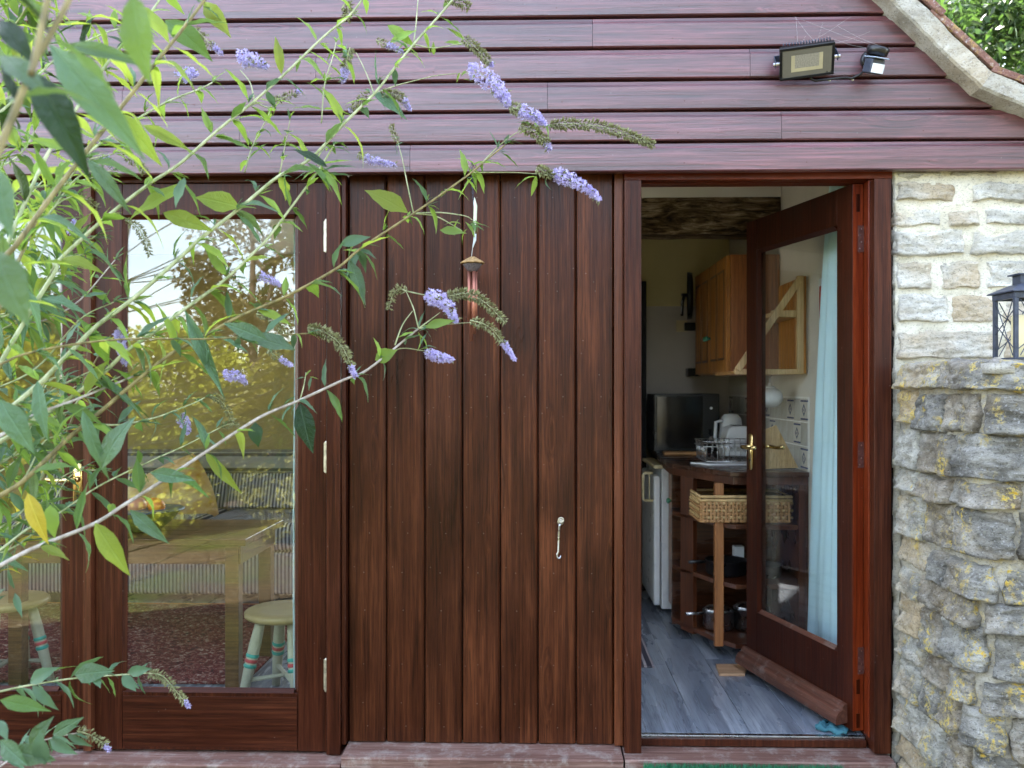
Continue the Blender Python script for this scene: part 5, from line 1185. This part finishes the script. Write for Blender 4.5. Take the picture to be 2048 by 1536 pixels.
# leaves one can pick out in the photograph: base pixel, tip pixel, distance, kind, width factor
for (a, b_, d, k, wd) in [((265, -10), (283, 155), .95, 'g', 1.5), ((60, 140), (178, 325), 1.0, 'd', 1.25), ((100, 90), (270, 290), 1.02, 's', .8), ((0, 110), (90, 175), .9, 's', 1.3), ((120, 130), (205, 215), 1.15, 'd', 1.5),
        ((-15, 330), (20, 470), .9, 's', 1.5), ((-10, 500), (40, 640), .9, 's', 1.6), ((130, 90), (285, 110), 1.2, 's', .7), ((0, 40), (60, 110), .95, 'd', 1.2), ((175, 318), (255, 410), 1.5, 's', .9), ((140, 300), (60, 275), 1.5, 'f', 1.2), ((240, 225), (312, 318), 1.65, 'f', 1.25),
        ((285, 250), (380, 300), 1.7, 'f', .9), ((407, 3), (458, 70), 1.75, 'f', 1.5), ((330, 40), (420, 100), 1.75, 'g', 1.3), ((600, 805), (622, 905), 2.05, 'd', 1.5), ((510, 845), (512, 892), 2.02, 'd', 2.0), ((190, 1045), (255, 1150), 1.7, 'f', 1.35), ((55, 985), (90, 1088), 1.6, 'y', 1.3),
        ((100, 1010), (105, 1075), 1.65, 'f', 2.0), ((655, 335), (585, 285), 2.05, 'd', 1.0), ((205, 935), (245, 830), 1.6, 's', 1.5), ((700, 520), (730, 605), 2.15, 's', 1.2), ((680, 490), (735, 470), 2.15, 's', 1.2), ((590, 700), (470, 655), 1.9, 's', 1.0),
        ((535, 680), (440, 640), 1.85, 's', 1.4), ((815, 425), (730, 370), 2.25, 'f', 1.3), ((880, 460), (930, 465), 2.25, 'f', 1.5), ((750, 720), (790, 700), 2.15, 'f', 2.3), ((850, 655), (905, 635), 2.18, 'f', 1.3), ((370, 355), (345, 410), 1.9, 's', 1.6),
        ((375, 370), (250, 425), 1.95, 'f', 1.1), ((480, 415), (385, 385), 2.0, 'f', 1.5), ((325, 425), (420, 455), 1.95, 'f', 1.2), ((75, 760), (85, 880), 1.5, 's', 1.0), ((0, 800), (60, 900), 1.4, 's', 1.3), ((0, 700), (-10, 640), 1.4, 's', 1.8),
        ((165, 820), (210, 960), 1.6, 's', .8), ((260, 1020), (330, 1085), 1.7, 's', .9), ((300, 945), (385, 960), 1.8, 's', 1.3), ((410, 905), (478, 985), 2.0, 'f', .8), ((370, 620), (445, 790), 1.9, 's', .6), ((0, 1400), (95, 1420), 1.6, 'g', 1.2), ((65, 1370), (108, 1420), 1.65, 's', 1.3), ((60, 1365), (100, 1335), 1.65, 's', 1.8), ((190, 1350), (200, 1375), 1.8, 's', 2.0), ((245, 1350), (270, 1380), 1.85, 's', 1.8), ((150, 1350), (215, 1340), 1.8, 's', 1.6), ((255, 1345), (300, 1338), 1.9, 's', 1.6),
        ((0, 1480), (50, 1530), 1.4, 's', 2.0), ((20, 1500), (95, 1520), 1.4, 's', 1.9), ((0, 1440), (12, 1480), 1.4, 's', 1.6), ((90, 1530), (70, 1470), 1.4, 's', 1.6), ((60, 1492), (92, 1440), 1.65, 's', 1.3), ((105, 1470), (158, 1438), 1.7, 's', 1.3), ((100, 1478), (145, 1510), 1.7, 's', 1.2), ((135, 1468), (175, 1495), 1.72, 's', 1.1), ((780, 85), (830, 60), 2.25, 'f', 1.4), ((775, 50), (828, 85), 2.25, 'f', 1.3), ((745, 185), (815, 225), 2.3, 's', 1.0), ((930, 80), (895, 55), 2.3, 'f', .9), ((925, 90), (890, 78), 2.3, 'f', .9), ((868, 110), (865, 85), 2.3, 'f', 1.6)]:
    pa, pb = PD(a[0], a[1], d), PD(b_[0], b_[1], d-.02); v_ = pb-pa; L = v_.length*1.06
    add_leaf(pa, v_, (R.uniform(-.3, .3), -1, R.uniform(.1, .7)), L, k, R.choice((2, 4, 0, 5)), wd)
leaves.sort(key=lambda q: -q[3])
for m_, k, gi, _ in leaves[:300]:
    o = bpy.data.objects.new('leaf', LMESH[(k, gi)]); COL.objects.link(o); o.parent = bud; o.matrix_basis = Matrix.Translation(-BASE)@m_
bundle = {}
for m_, k, gi, _ in leaves[300:]:
    V, Fc = LG[gi]; b_ = bundle.setdefault(k, ([], [])); n0 = len(b_[0]); b_[0].extend([m_@Vector(v) for v in V]); b_[1].extend([tuple(q+n0 for q in f) for f in Fc])
vv, ff, mi = [], [], []
ks = list(bundle)
for i, k in enumerate(ks):
    n0 = len(vv); vv += bundle[k][0]; ff += [tuple(q+n0 for q in f) for f in bundle[k][1]]; mi += [i]*len(bundle[k][1])
# the joined small leaves use a plainer material: the vein pattern needs single-leaf coordinates
def simple_leaf(name, c, tr_, tw):
    t = NT(name); n = t.noise(t.tc(), 14., 4.); col = t.ramp(n, [(.35, tuple(q*.7 for q in c)), (.65, tuple(min(1, q*1.3) for q in c))]); t.fin(col, .5, .4)
    tr = t.n('BsdfTranslucent', {'Color': tr_}); mx = t.n('MixShader', {0: tw, 1: t.p.outputs[0], 2: tr.outputs[0]}); t.t.links.new(mx.outputs[0], t.out.inputs[0]); return t.m
SLM = {'f': simple_leaf('small_leaf_backlit', (.2, .32, .06), (.42, .62, .08), .5), 'g': simple_leaf('small_leaf_green', (.07, .14, .04), (.22, .36, .06), .4), 's': simple_leaf('small_leaf_sheen', (.09, .17, .09), (.18, .3, .12), .3), 'd': simple_leaf('small_leaf_dark', (.025, .06, .02), (.06, .14, .02), .25), 'y': simple_leaf('small_leaf_yellow', (.55, .45, .06), (.7, .6, .05), .4)}  # same lit and under-lit tones painted into the small leaves
if vv:
    o = mk('small_leaves', vv, ff, [SLM[k] for k in ks], bud, smooth=True, mids=mi); o['kind'] = 'stuff'
# flower spikes
t = NT('fresh_florets'); n = t.noise(t.tc(), 70., 3., .6); n2 = t.noise(t.tc(), 350., 2.)
t.fin(t.mix(t.ramp(n2, [(.4, 0.), (.62, .6)]), t.ramp(n, [(.3, (.24, .20, .50)), (.5, (.48, .42, .74)), (.7, (.74, .68, .88))]), (.86, .83, .93)), .7, .2)
tr = t.n('BsdfTranslucent', {'Color': (.62, .54, .85)}); mx = t.n('MixShader', {0: .3, 1: t.p.outputs[0], 2: tr.outputs[0]}); t.t.links.new(mx.outputs[0], t.out.inputs[0]); FM = t.m
t = NT('spent_florets'); n = t.noise(t.tc(), 160., 3., .6); t.fin(t.ramp(n, [(.32, (.07, .055, .035)), (.48, (.20, .20, .09)), (.62, (.32, .34, .17)), (.75, (.38, .28, .30))]), .8, .2); SM = t.m
def spike(px, d, R0, fresh, n=None, label=None):
    """fresh: fraction of the spike, from the tip, that is in flower"""
    pts = cr([PD(x, y, d+.004*i) for i, (x, y) in enumerate(px)], 8); L = sum((pts[i+1]-pts[i]).length for i in range(len(pts)-1))
    N = n or int((L/.0016*2.6)*(1.5 if R0 > .013 else 1.0)); m = MB(); rr = random.Random(int(px[0][0]*7+px[0][1]))
    m.cm = 2; m.tube(pts, [.0016*(1-.6*i/(len(pts)-1)) for i in range(len(pts))], 5)
    for k in range(N):
        t = (k+rr.random())/N; x = t*(len(pts)-1); i = min(int(x), len(pts)-2); p = pts[i].lerp(pts[i+1], x-i); dd = (pts[i+1]-pts[i]).normalized()
        u = dd.cross(Vector((.3, .2, 1))).normalized(); w = dd.cross(u); a = rr.uniform(0, 2*pi)
        out = (u*cos(a)+w*sin(a)); env = R0*(min(1, t*5+.35))*(1-t**2.2*.72)
        rad = env*rr.uniform(.55, 1.08); o = (out+dd*rr.uniform(.1, .8)).normalized()
        is_f = (1-t) < fresh and rr.random() < .93
        c = p+out*rad
        if is_f:
            m.cm = 0; s = rr.uniform(.0038, .0062); o2 = (o+Vector((rr.uniform(-.6, .6), rr.uniform(-.6, .6), rr.uniform(-.3, .6)))).normalized()
            e1 = o2.cross(dd).normalized(); e2 = o2.cross(e1)
            V = [c-o2*s*.4]
            for q in range(8):
                b_ = q*pi/4; rq = s*(1.15 if q % 2 == 0 else .5); V.append(c+(e1*cos(b_)+e2*sin(b_))*rq+o2*(.0 if q % 2 else s*.25))
            m.add(V, [(0, q+1, (q+1) % 8+1) for q in range(8)])
        else:
            m.cm = 1; s = rr.uniform(.006, .0105)*(R0/.012)**.5; e1 = o.cross(dd).normalized()*s*.2; e2 = o.cross(e1).normalized()*s*.2
            b0 = p+out*rad*.45; m.add([b0, b0+o*s*.6+e1, b0+o*s*.6-e1*.5+e2, b0+o*s*.6-e1*.5-e2, b0+o*s*1.35], [(0, 2, 1), (0, 3, 2), (0, 1, 3), (1, 2, 4), (2, 3, 4), (3, 1, 4)])
    o = m.build('flower_spike', [FM, SM, stem_m['p']], bud)
    if label: o['label'] = label
fresh_l, spent_l = 'purple flower spike in full bloom', 'faded brown-green flower spike'
for px, d, r_, fr_ in [
    ([(938, 132), (975, 158), (1002, 185), (1018, 212)], 2.28, .026, 1.0), ([(1018, 212), (1045, 222), (1070, 232), (1092, 250)], 2.3, .020, .75),
    ([(1040, 250), (1065, 262), (1088, 280), (1100, 300)], 2.34, .018, .25), ([(1098, 250), (1150, 248), (1210, 255), (1262, 272), (1308, 290)], 2.36, .017, 0.), ([(1072, 335), (1090, 345), (1105, 352)], 2.33, .016, .0),
    ([(1105, 345), (1135, 358), (1170, 375), (1200, 400)], 2.34, .021, 1.0), ([(925, 75), (950, 95), (968, 112), (985, 132)], 2.32, .015, .08), ([(700, 95), (694, 120), (690, 145), (685, 165)], 2.25, .014, .45),
    ([(752, 80), (770, 88), (790, 96), (808, 106)], 2.25, .009, .6), ([(745, 190), (725, 195), (710, 208), (700, 222)], 2.3, .013, .1), ([(760, 190), (785, 188), (805, 198), (820, 220)], 2.3, .014, .3),
    ([(715, 308), (740, 318), (765, 325), (792, 330)], 2.3, .013, .8), ([(796, 285), (788, 268), (782, 250)], 2.26, .007, 0.), ([(475, 118), (490, 116), (512, 122), (535, 135)], 2.15, .022, 1.),
    ([(545, 203), (565, 196), (585, 188), (603, 182)], 2.15, .009, .2), ([(355, 160), (368, 150), (382, 146), (395, 150)], 2.2, .018, .9), ([(388, 55), (405, 72), (425, 92), (445, 108)], 1.9, .010, .35),
    ([(176, 168), (182, 185), (184, 205), (186, 215)], 2.0, .012, .6), ([(200, 170), (208, 178), (214, 186)], 2., .010, .8), ([(205, 310), (215, 322), (222, 335)], 2.1, .012, .9), ([(148, 470), (146, 455), (150, 440)], 2.2, .015, .9), ([(245, 655), (240, 680), (245, 705), (250, 730)], 2.1, .014, .95),
    ([(812, 582), (798, 578), (785, 590), (778, 618)], 2.19, .011, 0.), ([(850, 592), (872, 596), (895, 612), (912, 645)], 2.18, .022, 1.0), ([(895, 592), (935, 588), (970, 605), (1010, 645)], 2.22, .016, .0),
    ([(940, 640), (975, 652), (1002, 680), (1030, 720)], 2.2, .013, .28), ([(852, 703), (870, 712), (888, 716), (906, 720)], 2.16, .014, 1.0), ([(615, 655), (650, 665), (685, 695), (712, 755)], 2.02, .014, .12),
    ([(512, 628), (535, 632), (555, 648), (572, 672)], 2.3, .012, .0), ([(515, 548), (530, 556), (548, 562), (560, 572)], 2.35, .013, .9), ([(535, 700), (552, 712), (568, 722), (584, 732)], 2.3, .011, .5), ([(448, 752), (462, 750), (478, 754), (494, 766)], 2.3, .017, 1.), ([(356, 830), (365, 838), (372, 850), (376, 868)], 2.3, .016, .8),
    ([(420, 790), (440, 800), (455, 820), (468, 850)], 2.35, .010, 0.), ([(440, 855), (460, 848), (478, 850)], 2.25, .009, 0.), ([(297, 1346), (325, 1352), (350, 1380), (378, 1414)], 2.0, .010, .1), ([(154, 1462), (175, 1468), (197, 1480), (220, 1500)], 1.85, .010, .15),
    ([(245, 300), (262, 318), (280, 330), (292, 345)], 2.2, .012, 0.), ([(250, 440), (275, 455), (290, 480), (300, 510)], 2.2, .011, 0.), ([(690, 5), (697, 20), (692, 40)], 2.2, .016, 0.), ([(890, -8), (915, 2), (938, 15)], 2.3, .016, 0.), ([(140, 470), (150, 480)], 2.2, .012, 0.), ([(150, 390), (175, 400), (195, 415)], 2.1, .009, 0.)]:
    spike(px, d, r_, fr_, label=fresh_l if fr_ >= .7 else (spent_l if fr_ < .2 else None))
# ================================================================= TREES AND GARDEN
bark = plain('bark', (.09, .065, .045), .9, var=.5, scale=12, bump=.6, bd=.03)
def tree_leaf_mat(name, c1, c2, trc, tw=.4):
    t = NT(name); n = t.noise(t.tc(), 1.3, 3.); n2 = t.noise(t.tc(), 25., 2.)
    col = t.ramp(t.math('ADD', t.math('MULTIPLY', n, .5), t.math('MULTIPLY', n2, .5)), [(.38, c1), (.62, c2)]); t.fin(col, .5, .3)
    tr = t.n('BsdfTranslucent', {'Color': trc}); mx = t.n('MixShader', {0: tw, 1: t.p.outputs[0], 2: tr.outputs[0]}); t.t.links.new(mx.outputs[0], t.out.inputs[0]); return t.m
def tree(name, label, cat, base, h, rad, nleaf, size, mat, seed, clumps=26, trunk=True, zlow=.2, flat=.8, group=None, bounds=None):
    rs = np.random.RandomState(seed); b0 = Vector(base)
    e = empty(name, base, label=label, cat=cat, group=group)
    cen = []
    for k in range(clumps):
        a = rs.uniform(0, 2*pi); z = zlow*h+(1-zlow)*h*rs.uniform(.0, 1.); zz = (z/h-zlow)/(1-zlow); rmax = rad*math.sqrt(max(.05, 1-(2*zz-.85)**2*.8)); r_ = rmax*rs.uniform(.2, 1)**.5*.8
        cen.append((base[0]+r_*cos(a), base[1]+r_*sin(a), base[2]+z*.93, rad*rs.uniform(.24, .46)))
    m = MB()
    if trunk:
        top = b0+Vector((rs.uniform(-.2, .2), rs.uniform(-.2, .2), h*.72)); mid = b0.lerp(top, .5)+Vector((rs.uniform(-.1, .1), rs.uniform(-.1, .1), 0))
        tp = cr([b0, mid, top], 5); m.tube(tp, [h*.022*(1-.75*i/(len(tp)-1)) for i in range(len(tp))], 9)
        for c in cen[:14]:
            s0 = tp[rs.randint(2, len(tp)-1)]; c_ = Vector(c[:3]); md = s0.lerp(c_, .5)+Vector((0, 0, .12)); m.tube(cr([s0, md, c_], 3), [h*.008*(1-.12*i) for i in range(7)], 5)
        m.build('trunk', bark, e, smooth=True)
    cen = np.array(cen); idx = rs.randint(0, clumps, nleaf); u = rs.normal(size=(nleaf, 3)); u /= np.linalg.norm(u, axis=1)[:, None]
    rr = rs.rand(nleaf)**.45; c = cen[idx, :3]+u*(cen[idx, 3]*rr)[:, None]*np.array([1, 1, flat])
    nrm = rs.normal(size=(nleaf, 3))+np.array([0, 0, .8]); nrm /= np.linalg.norm(nrm, axis=1)[:, None]
    t1 = np.cross(nrm, rs.normal(size=(nleaf, 3))); t1 /= np.linalg.norm(t1, axis=1)[:, None]; t2 = np.cross(nrm, t1); s = (size*rs.uniform(.6, 1.3, nleaf))[:, None]
    V = np.stack([c-t1*s, c+t2*s*.42-nrm*s*.08, c+t1*s, c-t2*s*.42-nrm*s*.08], 1).reshape(-1, 3)
    ctr = np.array([b0.x, b0.y, b0.z]); me = bpy.data.meshes.new('crown'); n = nleaf
    me.vertices.add(4*n); me.vertices.foreach_set('co', (V-ctr).ravel()); me.loops.add(4*n); me.loops.foreach_set('vertex_index', np.arange(4*n, dtype=np.int32)); me.polygons.add(n); me.polygons.foreach_set('loop_start', np.arange(0, 4*n, 4, dtype=np.int32)); me.polygons.foreach_set('loop_total', np.full(n, 4, dtype=np.int32)); me.update(calc_edges=True)
    me.materials.append(mat); o = bpy.data.objects.new('crown', me); COL.objects.link(o); o.parent = e; return e
TM = {'mid': tree_leaf_mat('tree_leaf_mid', (.012, .035, .012), (.05, .10, .03), (.08, .16, .03), .28), 'dark': tree_leaf_mat('tree_leaf_dark', (.018, .035, .012), (.06, .085, .03), (.06, .10, .02), .25),
      'gold': tree_leaf_mat('tree_leaf_gold', (.12, .14, .02), (.42, .44, .05), (.5, .52, .05), .35), 'olive': tree_leaf_mat('tree_leaf_olive', (.07, .075, .015), (.26, .24, .05), (.30, .28, .04), .35), 'brown': tree_leaf_mat('tree_leaf_brown', (.05, .045, .015), (.18, .15, .05), (.2, .17, .05), .3)}
tree('hedgerow_tree', 'leafy green tree rising behind the tiled roof edge at the right', 'tree', (4.1, 3.9, -.2), 5.6, 1.7, 42000, .042, TM['mid'], 5, 46)
tree('background_tree', 'darker tree further behind the roof at the right', 'tree', (6.6, 6.5, -.2), 8.5, 2.3, 26000, .07, TM['dark'], 6, 40)
# garden opposite the cottage, seen in the reflections
grp = 'trees and shrubs across the garden'
garden = [('golden_shrub', 'sunlit golden shrub mirrored at the left edge of the left glazed door', (-5.6, -5.9), 2.3, 1.15, 16000, .045, 'gold'), ('golden_shrub', 'tallest golden shrub mirrored in the left glazed door', (-7.4, -6.3), 2.9, 1.4, 16000, .05, 'gold'),
          ('golden_shrub', 'sunlit golden shrub mirrored just left of the right door pane', (-3.9, -6.1), 2.1, 1.05, 16000, .045, 'gold'), ('golden_shrub', 'low sunlit golden shrub mirrored in the right part of the door pane', (-2.4, -6.0), 1.9, 1.0, 14000, .045, 'olive'), ('garden_shrub', 'low olive shrub opposite the timber panel', (-.7, -6.2), 1.7, 1.0, 9000, .05, 'olive'),
          ('brown_tree', 'tall brownish tree mirrored in the middle of the glazed door', (-3.5, -8.2), 5.0, 1.5, 20000, .05, 'brown'), 
          ('garden_tree', 'medium brownish garden tree opposite the timber panel', (-1.0, -10.5), 3.8, 1.7, 14000, .07, 'brown'), ('garden_tree', 'green garden tree opposite the open door', (2.2, -9.5), 5.8, 2.1, 14000, .08, 'dark'),
          ('garden_tree', 'tall dark garden tree opposite the stone wall', (5.8, -8.5), 9.2, 2.8, 16000, .1, 'dark'), ('garden_tree', 'dark tree standing at the far right of the garden', (10.5, -6), 8.0, 3.0, 12000, .11, 'dark'), ('garden_tree', 'distant tree beyond the golden shrubs', (-11.5, -14), 4.0, 3.0, 12000, .12, 'mid')]
for i, (nm, lb, (x, y), h, rad, n, sz, mm) in enumerate(garden):
    tree(nm, lb, 'shrub' if 'shrub' in nm else 'tree', (x, y, -.25), h, rad, n, sz, TM[mm], 40+i, 30, True, .05 if 'shrub' in nm else .18, .8, grp)
